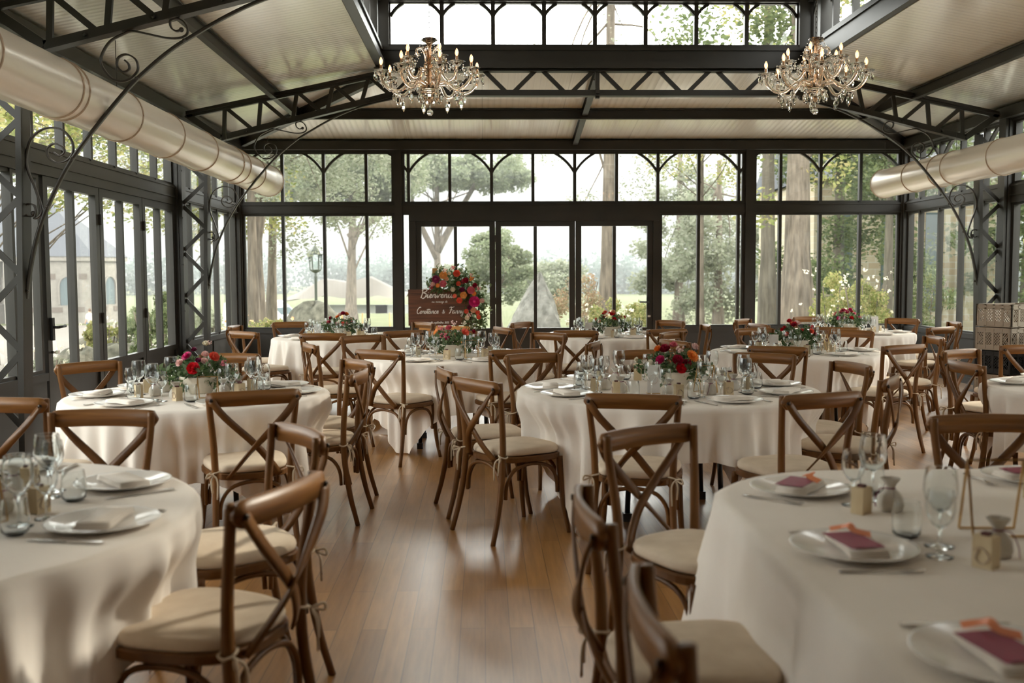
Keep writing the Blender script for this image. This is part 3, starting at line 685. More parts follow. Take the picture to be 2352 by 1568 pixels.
for key, (cx, cy, R, side, turn, nm) in TB.items():
    if key == 'FR': continue
    t = empty('banquet_table', (cx, cy, 0), 0, 'round folding table hidden under the white cloth, the %s' % nm, 'table')
    m = MB(); m.lathe([(.001, ZT-.035), (R-.02, ZT-.035), (R-.012, ZT-.02), (R-.02, ZT-.004), (.001, ZT-.004)], 64); m.build('tabletop', 'log', t)
    for k in range(4):
        a = PI/4+k*PI/2; q = .40; m = MB(); m.tube([(q*.9*math.cos(a), q*.9*math.sin(a), ZT-.04), (q*math.cos(a), q*math.sin(a), .03)], .016, 8); m.box(q*math.cos(a)-.025, q*math.cos(a)+.025, q*math.sin(a)-.025, q*math.sin(a)+.025, 0, .05); m.build('leg', 'black', t)
    dents = []; SETS[key] = []
    for (tb, pos, x, y, th) in CH:
        if tb != key: continue
        d = math.hypot(x-cx, y-cy); an = math.atan2(y-cy, x-cx); dents.append((an, max(d-.255-.235, R-.075))); SETS[key].append((pos, an))
    o = cloth(cx, cy, R, side, turn, dents, cx*3+cy).build('tablecloth', 'cloth', None, (cx, cy, 0))
    tag(o, 'white square tablecloth with corners hanging low over the %s' % nm, 'tablecloth', 'white tablecloths')
SETS['FL'] += [('left front', math.radians(215)), ('front', math.radians(272)), ('left back', math.radians(140))]
SETS['RE'] += [('front left', math.radians(215)), ('back', math.radians(70))]
SETS['ML'] += [('left', math.radians(190))]
# ---- long foreground right table with rounded corners
FX0, FX1, FY0, FY1, FRr = .735, 2.75, -.2, 3.53, .52
def rrect(n=240):
    pts = []; cs = [(FX1-FRr, FY1-FRr, 0), (FX0+FRr, FY1-FRr, PI/2), (FX0+FRr, FY0+FRr, PI), (FX1-FRr, FY0+FRr, 1.5*PI)]
    for (x, y, a0) in cs:
        for i in range(16):
            a = a0+PI/2*i/15; pts.append((x+FRr*math.cos(a), y+FRr*math.sin(a), math.cos(a), math.sin(a)))
    out = []; 
    for i in range(len(pts)):
        a, b = pts[i], pts[(i+1) % len(pts)]; L = math.hypot(b[0]-a[0], b[1]-a[1]); k = max(1, int(L/.03))
        for j in range(k):
            u = j/k; out.append(tuple(a[q]+(b[q]-a[q])*u for q in range(4)))
    return out
rr_ = rrect(); n = len(rr_); CXf, CYf = (FX0+FX1)/2, (FY0+FY1)/2
t = empty('banquet_table', (CXf, CYf, 0), 0, 'long table hidden under the pale cloth, the foreground right table', 'table')
m = MB(); vs = [(x-nx*.02-CXf, y-ny*.02-CYf, ZT-.004) for x, y, nx, ny in rr_]+[(x-nx*.02-CXf, y-ny*.02-CYf, ZT-.035) for x, y, nx, ny in rr_]
m.add(vs, [tuple(range(n)), tuple(range(2*n-1, n-1, -1))]+[(i, i+n, (i+1) % n+n, (i+1) % n) for i in range(n)]); m.build('tabletop', 'log', t)
for sx_, sy_ in ((-1, -1), (1, -1), (-1, 1), (1, 1)):
    m = MB(); m.tube([(sx_*.62, sy_*1.3, 0), (sx_*.62, sy_*1.3, ZT-.04)], .018, 8); m.build('leg', 'black', t)
m = MB(); vs = []; fs = []; K = 14
vs += [(CXf+(x-CXf)*.3-CXf, CYf+(y-CYf)*.6-CYf, ZT+.004) for x, y, nx, ny in rr_]
vs += [(x-nx*.03-CXf, y-ny*.03-CYf, ZT+.004) for x, y, nx, ny in rr_]
s_ = 0; prev = rr_[-1]; arcl = []
for q in rr_:
    s_ += math.hypot(q[0]-prev[0], q[1]-prev[1]); arcl.append(s_); prev = q
for k in range(K+1):
    t_ = k/K
    for i, (x, y, nx, ny) in enumerate(rr_):
        c = abs(nx*ny)*2; D = .66+.07*c; z = ZT-D*t_**1.1; s = arcl[i]
        f = .55*math.sin(s*13+1.2*math.sin(s*3))+.4*math.sin(s*24+1+math.sin(s*5))+.25*math.sin(s*6.1+2); d = .006+.05*t_+(.030+.035*c)*t_**.8*f+.13*c*t_
        if k == 0: d = -.010; z = ZT
        if k == 1: z = ZT-.015
        vs.append((x+nx*d-CXf, y+ny*d-CYf, max(.006, z)))
fs = [tuple(range(n))]
for k in range(K+2): fs += [(k*n+i, (k+1)*n+i, (k+1)*n+(i+1) % n, k*n+(i+1) % n) for i in range(n)]
m.add(vs, fs, True); o = m.build('tablecloth', 'cloth', None, (CXf, CYf, 0)); tag(o, 'long white tablecloth with straight left edge over the foreground right table', 'tablecloth', 'white tablecloths')
# ---- tableware builders
def mk_plate():
    m = MB(); m.lathe([(.001, .004), (.085, .004), (.09, .0), (.095, .004), (.155, .017), (.157, .020), (.152, .019), (.098, .009), (.088, .007), (.001, .007)], 48); return m.build('dinner_plate', 'china')
def mk_napkin():
    m = MB()
    for k, (a, b, z) in enumerate(((.105, .048, 0), (.103, .046, .006), (.10, .045, .012))):
        n = 9; vs = []
        for dz in (0, .0055):
            for i in range(n): 
                u = -1+2*i/(n-1); vs += [(u*a, -b+.002*math.sin(3*u+k), z+dz+.001*math.cos(4*u)), (u*a, b+.002*math.cos(5*u+k), z+dz+.001*math.sin(3*u))]
        N2 = 2*n; fs = [(2*i, 2*i+1, 2*i+3, 2*i+2) for i in range(n-1)]+[(N2+2*i, N2+2*i+2, N2+2*i+3, N2+2*i+1) for i in range(n-1)]
        fs += [(2*i, 2*i+2, N2+2*i+2, N2+2*i) for i in range(n-1)]+[(2*i+1, N2+2*i+1, N2+2*i+3, 2*i+3) for i in range(n-1)]+[(0, N2, N2+1, 1), (N2-2, N2-1, 2*N2-1, 2*N2-2)]
        m.add(vs, fs, True)
    return m.build('folded_napkin', 'napkin')
def glass_thing(name, bowl, stem, foot, st=.0045):
    t = empty(name); z0 = stem
    a, b = bowl[-2], bowl[-1]; bowl = bowl[:-1]+[(a[0]+(b[0]-a[0])*u, a[1]+(b[1]-a[1])*u) for u in (.5, .97)]+[b]
    m = MB(); m.lathe([(r, z0+z) for r, z in bowl]+[(max(.001, r-.0013), z0+z+(0 if i > 1 else .0015)) for i, (r, z) in list(enumerate(bowl))[::-1]], 22); m.build('bowl', 'stem', t)
    if stem > .01:
        m = MB(); m.lathe([(.006, .006), (st*.8, .02), (st*.7, stem*.5), (st*.9, stem-.006), (.012, stem+.002)], 10); m.build('stem', 'stem', t)
        m = MB(); m.lathe([(.001, .0), (foot, .0), (foot+.001, .002), (foot*.5, .004), (.006, .007)], 22); m.build('foot', 'stem', t)
    return t
def mk_big(): return glass_thing('wine_glass', [(.002, 0), (.02, .006), (.036, .028), (.0425, .052), (.041, .080), (.036, .112)], .092, .036)
def mk_small(): return glass_thing('wine_glass', [(.002, 0), (.018, .006), (.031, .026), (.0355, .046), (.034, .070), (.030, .094)], .075, .032)
def mk_tumbler():
    t = empty('water_tumbler'); m = MB(); P = [(.002, .004), (.028, .004), (.036, .012), (.039, .035), (.0365, .070), (.034, .085), (.0322, .0972), (.032, .098)]
    m.lathe(P+[(r-.0018, z+(.004 if z < .01 else 0)) for r, z in P[::-1]], 22); m.build('cup', 'stem', t)
    return t
def cutlery(kind):
    m = MB()
    if kind == 'knife':
        m.sweep([(0, -.105, .004), (0, -.03, .0045), (0, 0, .004)], [.013, .012, .008], [.006, .006, .003], (1, 0, 0)); m.sweep([(0, 0, .004), (.001, .06, .004), (0, .10, .004), (-.003, .118, .004)], [.015, .018, .014, .003], .0015, (1, 0, 0))
        return m.build('table_knife', 'steel')
    m.sweep(crom([(0, -.10, .004), (0, -.04, .004), (0, .03, .009), (0, .05, .006)], 3), [.013]*2+[.010]*2+[.006]*3+[.006]*2+[.012], .0022, (1, 0, 0), True)
    if kind == 'fork':
        m.sweep([(0, .045, .007), (0, .068, .004)], [.012, .023], .002, (1, 0, 0))
        for k in range(4): x = -.0098+k*.0065; m.sweep([(x, .066, .004), (x, .085, .004), (x, .102, .008)], .0032, .0018, (1, 0, 0))
        return m.build('table_fork', 'steel')
    m.lathe([(.001, .0), (.012, .002), (.0175, .006), (.0165, .0065), (.010, .004), (.001, .002)], 16, (0, .068, .001)); return m.build('dessert_spoon', 'steel')
def mk_favor():
    t = empty('wooden_favour_block'); m = MB()
    m.box(-.024, .024, -.020, .020, 0, .078); m.build('block', 'log', t)
    m = MB(); m.box(-.009, .009, -.010, .010, .078, .086); m.build('seal', 'seal', t)
    m = MB(); m.sweep(crom([(-.024, -.0215, .04), (0, -.0225, .05), (.02, -.022, .03), (.004, -.022, .012), (-.014, -.022, .022), (-.006, -.0215, .045)], 4), .004, .001, (0, 1, 0)); m.build('drawing', 'ink', t); return t
def mk_pouch():
    t = empty('favour_pouch'); m = MB(); m.lathe([(.001, 0), (.030, .002), (.036, .02), (.033, .045), (.018, .062), (.010, .068), (.016, .080), (.028, .098)], 20, scallop=.10, nsc=7); m.build('bag', 'pouch', t)
    m = MB(); P = [(.0125*math.cos(a), .0125*math.sin(a), .068) for a in [k*PI/6 for k in range(13)]]; m.tube(P, .0018, 5); m.tube(crom([(.012, 0, .068), (.03, -.012, .06), (.042, -.02, .03), (.04, -.03, .003)], 4), .0014, 5); m.build('string', 'f_plum', t); return t
OCC = [(1.0, 5.80, .055), (1.32, 5.86, .07), (2.60, 8.83, .055), (3.06, 8.83, .075), (-.10, 8.42, .07), (-.40, 8.86, .05), (-1.88, 11.33, .05), (1.20, 11.29, .05), (4.62, 11.61, .05), (-1.58, 5.72, .07), (1.38, 2.62, .09), (-1.45, 2.86, .07), (1.56, 2.34, .07), (1.74, 2.18, .14)]
OFFS = {'CR': (.05, .02), 'BC': (.04, 0), 'FL': (.08, .07), 'ML': (0, .03), 'BL': (.02, 0)}
for k_, q_ in TB.items():
    if k_ not in ('FR', 'RE'): OCC.append((q_[0]+OFFS.get(k_, (0, 0))[0], q_[1]+OFFS.get(k_, (0, 0))[1], .15))
RAD = {'big': .045, 'small': .038, 'tumbler': .042, 'favor': .036, 'pouch': .043, 'knife': .02, 'fork': .016, 'spoon': .02}
def free(x, y, r): return all((x-a)**2+(y-b)**2 > (r+c)**2 for a, b, c in OCC)
def setting(tx, ty, ang, R, nm, pos, detail, plate=None, ins=None):
    """ang: bearing of the seat seen from the table centre"""
    c, s = math.cos(ang), math.sin(ang)
    def W(r, l): return (tx+c*r-s*l, ty+s*r+c*l)
    rz = ang+PI/2; z0 = ZT+.0045
    jit = lambda a: random.uniform(-a, a)
    def P(kind, mk, r, l, dz, rot, label, cat, grp):
        x, y = W(r, l)
        if kind in RAD:
            rad = RAD[kind]; best = None
            if kind in ('knife', 'fork', 'spoon'):
                if not free(x, y, rad): return None
            else:
                for k in range(90):
                    u, v = x+.0045*k*math.cos(2.4*k), y+.0045*k*math.sin(2.4*k)
                    if free(u, v, rad): best = (u, v); break
                if best is None: return None
                x, y = best
            OCC.append((x, y, rad))
        return place(kind, mk, (x, y, z0+dz), rz+rot, label, cat, grp)
    at = 'at the %s place of the %s' % (pos, nm)
    pr = R-.195
    P('plate', mk_plate, pr, 0, 0, 0, 'white dinner plate under a napkin %s' % at, 'plate', 'dinner plates')
    P('napkin', mk_napkin, pr+jit(.01), jit(.012), .0125, jit(.25), 'cream napkin folded on the plate %s' % at, 'napkin', 'folded napkins')
    P('big', mk_big, pr-.235+jit(.01), -.035+jit(.01), 0, 0, 'larger stemmed wine glass %s' % at, 'glass', 'large wine glasses')
    P('small', mk_small, pr-.205+jit(.01), .060+jit(.01), 0, 0, 'smaller stemmed wine glass %s' % at, 'glass', 'small wine glasses')
    P('tumbler', mk_tumbler, pr-.195+jit(.01), -.130+jit(.01), 0, 0, 'stemless water tumbler %s' % at, 'glass', 'water tumblers')
    P('favor', mk_favor, pr-.265+jit(.01), .135+jit(.015), 0, jit(.6), 'pale wooden favour block %s' % at, 'favour', 'wooden favour blocks')
    if detail > 0:
        P('knife', lambda: cutlery('knife'), pr+.0, -.183, 0, 0+jit(.06), 'steel table knife %s' % at, 'knife', 'table knives')
        P('fork', lambda: cutlery('fork'), pr, .178, 0, jit(.06), 'steel fork next to the plate %s' % at, 'fork', 'inner forks')
        if 'fork' in FIRST: P('fork', None, pr+.004, .208, 0, jit(.08), 'outer steel fork %s' % at, 'fork', 'outer forks')
    if detail > 1:
        P('spoon', lambda: cutlery('spoon'), pr-.01, -.215, 0, jit(.08), 'steel spoon %s' % at, 'spoon', 'spoons')
        P('pouch', mk_pouch, pr-.33+jit(.01), .06, 0, jit(2), 'grey gift pouch with string %s' % at, 'pouch', 'gift pouches')
    if ins:
        m = MB(); m.box(-.075, .075, -.045, .045, 0, .0012); x, y = W(pr+.005, .01); o = m.build('menu_card', 'pink', None, (x, y, z0+.033), rz+.15); tag(o, 'magenta card lying on the napkin %s' % at, 'card', 'magenta cards')
        m = MB(); m.sweep(crom([(-.05, 0, .0), (-.02, .012, .008), (0, 0, .016), (.02, -.012, .008), (.055, .004, 0)], 5), .022, .0015, (0, 1, .3)); x, y = W(pr-.01, -.06); o = m.build('ribbon', 'orange', None, (x, y, z0+.036), rz+.9); tag(o, 'orange ribbon draped on the napkin %s' % at, 'ribbon', 'orange ribbons')
DET = {'FL': 2, 'ML': 2, 'CR': 2, 'RE': 1, 'MI': 1, 'RM': 1, 'BL': 0, 'BC': 0, 'BR': 0}
for key, L in SETS.items():
    cx, cy, R, side, turn, nm = TB[key]
    L = sorted(L, key=lambda q: q[1] % (2*PI)); A = [q[1] % (2*PI) for q in L]
    mn = 2*math.asin(min(.99, .335/2/(R-.195)))
    for _ in range(60):                      # keep neighbouring plates apart
        for i in range(len(A)):
            j = (i+1) % len(A); d = (A[j]-A[i]) % (2*PI)
            if d < mn: A[i] -= (mn-d)/2; A[j] += (mn-d)/2
    for a in A: OCC.append((cx+(R-.195)*math.cos(a), cy+(R-.195)*math.sin(a), .158))
    for (pos, _), a in zip(L, A): setting(cx, cy, a, R, nm, pos, DET[key])
nm = TB['FR'][5]
for q_ in ((.935, 2.46), (.935, 1.74), (1.02, 3.16), (1.86, 3.30)): OCC.append((q_[0], q_[1], .158))
for pos, px_, py_, a in (('left', .935, 2.46, PI), ('left front', .935, 1.74, PI), ('left back', 1.02, 3.16, math.radians(135)), ('back', 1.86, 3.30, PI/2)):
    setting(px_-math.cos(a)*.6, py_-math.sin(a)*.6, a, .6+.195, nm, pos, 2, ins=True)
# ---- flowers
def petal_ring(m, n, r0, r1, w, z0, z1, ph=0, curl=0):
    for k in range(n):
        a = 2*PI*k/n+ph; c, s = math.cos(a), math.sin(a); q = []
        for (u, ww) in ((0, .35), (.5, 1), (.85, .8), (1, .15)):
            r = r0+(r1-r0)*u; z = z0+(z1-z0)*u+curl*u*u
            q += [(r*c-s*w*ww, r*s+c*w*ww, z), (r*c+s*w*ww, r*s-c*w*ww, z)]
        m.add(q, [(0, 1, 3, 2), (2, 3, 5, 4), (4, 5, 7, 6)], True)
def rose_mesh():
    m = MB(); 
    for i, (n, r, z) in enumerate(((6, 1.0, .15), (6, .85, .42), (5, .66, .62), (5, .46, .74), (4, .27, .80))):
        petal_ring(m, n, .1, r, .42*r+.08, -.35+.15*i, z, i*.6, .12)
    m.ball((0, 0, .1), .45, 10, 1.2); return m
def dahlia_mesh():
    m = MB()
    for i, (n, el, r) in enumerate(((16, -5, 1.0), (16, 12, .98), (14, 28, .93), (12, 45, .84), (9, 62, .72), (5, 78, .6))):
        e = math.radians(el); petal_ring(m, n, .15, r*math.cos(e), .13, 0, r*math.sin(e)*.75, i*.19, .05)
    m.ball((0, 0, .2), .4, 10); return m
def gerbera_mesh():
    m = MB(); petal_ring(m, 15, .2, 1.0, .12, .1, .2, 0, .1); petal_ring(m, 13, .2, .85, .12, .16, .32, .12, .08); m.ball((0, 0, .16), .24, 10, .6); return m
def sprig_mesh():
    m = MB()
    for k in range(9):
        a = k*2.4; r = .2+.075*k; c = (r*math.cos(a), r*math.sin(a), .25+.5*math.sin(k*1.9)); m.ball(c, .20, 7); m.tube([(0, 0, -.6), c], .03, 4)
    return m
FM = {}
def flower(kind, colr, parent, loc, nrm, size):
    if kind not in FM:
        o = {'rose': rose_mesh, 'dahlia': dahlia_mesh, 'gerbera': gerbera_mesh, 'sprig': sprig_mesh}[kind]().build('flower', 'f_'+colr, parent); FM[kind] = o.data
    else:
        o = bpy.data.objects.new('flower', FM[kind]); COL.objects.link(o); o.parent = parent
    o.material_slots[0].link = 'OBJECT'; o.material_slots[0].material = MT['f_'+colr]
    o.location = loc; o.rotation_euler = Vector(nrm).to_track_quat('Z', 'Y').to_euler(); o.scale = (size,)*3
    return o
def leaf_mesh(centers, rad, n, size, seed=1, flat=.5, squash=.8, long=1.6):
    """n small pointed leaves scattered around each centre"""
    r = np.random.default_rng(seed); C = np.asarray(centers, float); k = len(C); T = k*n
    if np.ndim(rad) == 0: rad = np.full(k, rad)
    d = r.normal(size=(T, 3)); d /= np.linalg.norm(d, axis=1)[:, None]+1e-9; q = r.random(T)**(1/2.2)
    P = np.repeat(C, n, 0)+d*q[:, None]*np.repeat(np.asarray(rad), n)[:, None]*np.array([1, 1, squash])
    u = r.normal(size=(T, 3)); u[:, 2] *= flat; u /= np.linalg.norm(u, axis=1)[:, None]; w = np.cross(u, r.normal(size=(T, 3))); w /= np.linalg.norm(w, axis=1)[:, None]+1e-9
    s = size*r.uniform(.6, 1.3, T)[:, None]
    V = np.stack([P-u*s*long/2, P+w*s*.42, P+u*s*long/2, P-w*s*.42], 1).reshape(-1, 3)
    F = np.arange(T*4).reshape(-1, 4)
    return V, F
def leaf_obj(name, VF, m, parent=None, loc=None):
    V, F = VF; me = bpy.data.meshes.new(name); me.vertices.add(len(V)); me.vertices.foreach_set('co', V.ravel()); me.loops.add(F.size); me.loops.foreach_set('vertex_index', F.ravel().astype(np.int32))
    me.polygons.add(len(F)); me.polygons.foreach_set('loop_start', np.arange(0, F.size, 4, dtype=np.int32)); me.polygons.foreach_set('loop_total', np.full(len(F), 4, np.int32))
    me.update(); me.validate(); me.materials.append(MT[m]); o = bpy.data.objects.new(name, me); COL.objects.link(o)
    if parent: o.parent = parent
    if loc is not None: o.location = loc
    return o
def bouquet(x, y, fls, label, seed, h=1.0, bowl=True):
    t = empty('flower_arrangement', (x, y, ZT+.0045), 0, label, 'flowers', 'table centrepieces')
    m = MB(); P = [(.001, 0), (.062, 0), (.068, .006), (.098, .05), (.118, .098), (.120, .105)]
    m.lathe(P+[(r-.006, z) for r, z in P[:1:-1]]+[(.001, .08)], 40); m.build('bowl', 'bowl', t)
    C = [(.13*math.cos(a), .10*math.sin(a), .12+.05*math.sin(3*a)) for a in [k*PI/5 for k in range(10)]]+[(0, 0, .17), (.08, 0, .19), (-.08, .02, .19), (.19, 0, .12), (-.19, .0, .13)]
    leaf_obj('foliage', leaf_mesh(C, .062, 46, .026, seed, 1, .9), 'euca', t)
    rr = random.Random(seed)
    for (k, c, fx, fy, fz, s) in fls:
        v = Vector((fx, fy, fz-.02)); flower(k, c, t, (fx, fy, fz+.06), (fx*1.3, fy-.08, max(.04, fz)), s)
    return t
S = 1
base_f = lambda r, kinds: [(r.choice(['rose', 'rose', 'dahlia', 'sprig', 'gerbera', 'rose']), r.choice(kinds), .155*math.cos(a)*r.uniform(.5, 1.15), .12*math.sin(a)*r.uniform(.6, 1.1), .10+r.uniform(-.01, .09)*(1.1-abs(math.cos(a))*.4), r.uniform(.020, .030)) for a in [2*PI*i/11+.3 for i in range(11)]]+[(r.choice(['rose', 'dahlia']), r.choice(kinds), r.uniform(-.06, .06), r.uniform(-.05, .05), .19+r.uniform(-.02, .02), r.uniform(.026, .034)) for i in range(5)]
mix = ['red', 'crimson', 'magenta', 'blush', 'ivory', 'coral', 'pink', 'orange']
specs = {
 'ML': ([('rose', 'red', .0, -.13, .10, .040), ('rose', 'blush', -.09, -.09, .13, .026), ('dahlia', 'magenta', -.07, -.02, .165, .036), ('rose', 'coral', .10, -.05, .16, .034), ('rose', 'blush', .045, -.04, .175, .024), ('rose', 'ivory', .04, 0, .235, .024), ('rose', 'blush', .05, -.08, .14, .022), ('rose', 'plum', -.03, .0, .2, .02), ('sprig', 'pink', .14, -.03, .12, .03), ('sprig', 'blush', .06, 0, .24, .02), ('rose', 'plum', .02, -.1, .145, .018), ('dahlia', 'magenta', .0, .1, .13, .034), ('rose', 'red', -.12, .08, .1, .03), ('rose', 'peach', .12, .08, .11, .028)], 'low cream bowl of mixed flowers with one big red bloom'),
 'CR': ([('dahlia', 'orange', .10, -.06, .14, .045), ('rose', 'crimson', .0, -.11, .12, .036), ('rose', 'red', .02, -.12, .07, .034), ('rose', 'crimson', -.06, -.02, .18, .036), ('sprig', 'blush', .02, -.05, .175, .035), ('rose', 'orange', -.10, .0, .18, .026), ('rose', 'magenta', -.10, -.08, .12, .03), ('rose', 'ivory', -.16, -.08, .10, .024), ('rose', 'ivory', -.24, -.05, .12, .018), ('rose', 'blush', .13, .02, .19, .028), ('rose', 'crimson', .06, -.1, .1, .028), ('rose', 'pink', .0, .03, .2, .028), ('rose', 'coral', .14, .09, .12, .03), ('dahlia', 'red', -.1, .1, .12, .032)], 'cream bowl of crimson roses and an orange dahlia'),
 'MI': ([('dahlia', 'coral', .10, -.05, .15, .042), ('gerbera', 'orange', -.15, -.02, .15, .034), ('rose', 'pink', -.04, -.04, .185, .03), ('sprig', 'pink', -.08, -.08, .12, .04), ('sprig', 'blush', .0, -.02, .22, .035), ('rose', 'crimson', .17, -.01, .15, .022), ('sprig', 'ivory', .09, .02, .22, .03), ('rose', 'blush', -.08, 0, .17, .022), ('rose', 'magenta', -.05, -.1, .1, .022), ('sprig', 'pink', -.11, -.03, .18, .03), ('rose', 'coral', .08, .09, .12, .028)], 'cream bowl of pink sprigs with a coral dahlia'),
}
for key, (cx, cy, R, side, turn, nm) in TB.items():
    if key in ('FR', 'RE'): continue
    if key in specs: f, lab = specs[key]
    else:
        r = random.Random(hash(key) % 97 if False else sum(map(ord, key))); f = base_f(r, {'RM': ['red', 'red', 'crimson', 'coral', 'blush', 'plum'], 'BL': ['crimson', 'blush', 'coral', 'pink', 'orange'], 'BC': ['red', 'coral', 'crimson', 'peach'], 'BR': ['magenta', 'crimson', 'pink', 'red'], 'FL': mix}[key])
        lab = {'RM': 'cream bowl full of red flowers', 'BL': 'cream bowl of burgundy and blush flowers', 'BC': 'white bowl of coral gerberas and red flowers', 'BR': 'bowl of magenta and crimson flowers', 'FL': 'bowl of mixed flowers cut off by the left edge'}[key]
    off = {'CR': (.05, .02), 'BC': (.04, 0), 'FL': (.08, .07), 'ML': (0, .03), 'BL': (.02, 0)}.get(key, (0, 0))
    bouquet(cx+off[0], cy+off[1], f, '%s on the %s' % (lab, nm), sum(map(ord, key)))
r = random.Random(5); bouquet(1.74, 2.18, base_f(r, mix), 'dark leafy flower bowl at the right edge on the foreground right table', 99)
# ---- gold wire frames and cards
def gold_frame(x, y, rz, label, w=.11, h=.16, lean=.045):
    t = empty('gold_wire_frame', (x, y, ZT+.005), rz, label, 'frame', 'gold wire frames'); q = .0032
    for s, nm_ in ((-1, 'front_pane'), (1, 'back_pane')):
        m = MB(); P = [(-w/2, s*lean, .003), (w/2, s*lean, .003), (w/2, 0, h), (-w/2, 0, h), (-w/2, s*lean, .003)]
        for a, b in zip(P[:-1], P[1:]): m.bar(a, b, q*1.6, q*1.6, (0, 1, 0) if a[2] == b[2] else (1, 0, 0))
        m.build(nm_, 'gold', t)
    return t
def card_holder(x, y, rz, label, w=.075, h=.155, tall=.0, ring=False, lean=.02):
    t = empty('table_card', (x, y, ZT+.005), rz, label, 'card', 'standing cards')
    m = MB(); m.box(-w/2, w/2, -.008, .03, 0, .006); m.build('stand', 'gold', t)
    m = MB(); m.add([(-w/2, 0, .004), (w/2, 0, .004), (w/2*1.12, lean, h), (-w/2*1.0, lean, h), (-w/2, .0015, .004), (w/2, .0015, .004), (w/2*1.12, lean+.0015, h), (-w/2, lean+.0015, h)], [(0, 1, 2, 3), (7, 6, 5, 4), (0, 4, 5, 1), (2, 6, 7, 3), (1, 5, 6, 2), (0, 3, 7, 4)]); m.build('card', 'card', t)
    if ring:
        m = MB(); P = [(.026*math.cos(a), -.0015+lean*(.085+.026*math.sin(a))/h-.001, .085+.026*math.sin(a)) for a in [2*PI*k/24 for k in range(25)]]; m.tube(P, .0011, 4); m.build('printed_ring', 'ink', t)
    return t
card_holder(1.0, 5.80, .05, 'white table card with a faint ring standing before the flowers on the centre right table', ring=True, h=.17)
gold_frame(1.32, 5.86, .3, 'gold wire frame right of the flowers on the centre right table')
card_holder(2.60, 8.83, -.3, 'curved white card leaning left of the flowers on the right middle table', lean=.05)
gold_frame(3.06, 8.83, .9, 'gold wire frame on the right middle table')
gold_frame(-.10, 8.42, .15, 'gold wire frame right of the flowers on the middle table', h=.15)
card_holder(-.40, 8.86, .2, 'white card behind the flowers on the middle table', h=.16)
card_holder(-1.88, 11.33, .1, 'small white card left of the flowers on the back left table')
card_holder(1.20, 11.29, .05, 'small white card left of the flowers on the back centre table')
card_holder(4.62, 11.61, -.2, 'tall white card right of the flowers on the back right table', h=.19)
gold_frame(-1.58, 5.72, .1, 'gold wire frame right of the flowers on the table by the left doors', h=.13)
gold_frame(1.38, 2.62, -.05, 'tall gold frame out of focus on the foreground right table', w=.15, h=.2)
gold_frame(-1.45, 2.86, .9, 'gold wire frame at the left edge on the foreground left table', h=.16)
gold_frame(1.56, 2.34, 1.2, 'gold wire frame leaning by the right edge on the foreground right table', h=.2)
HAZE = .0012
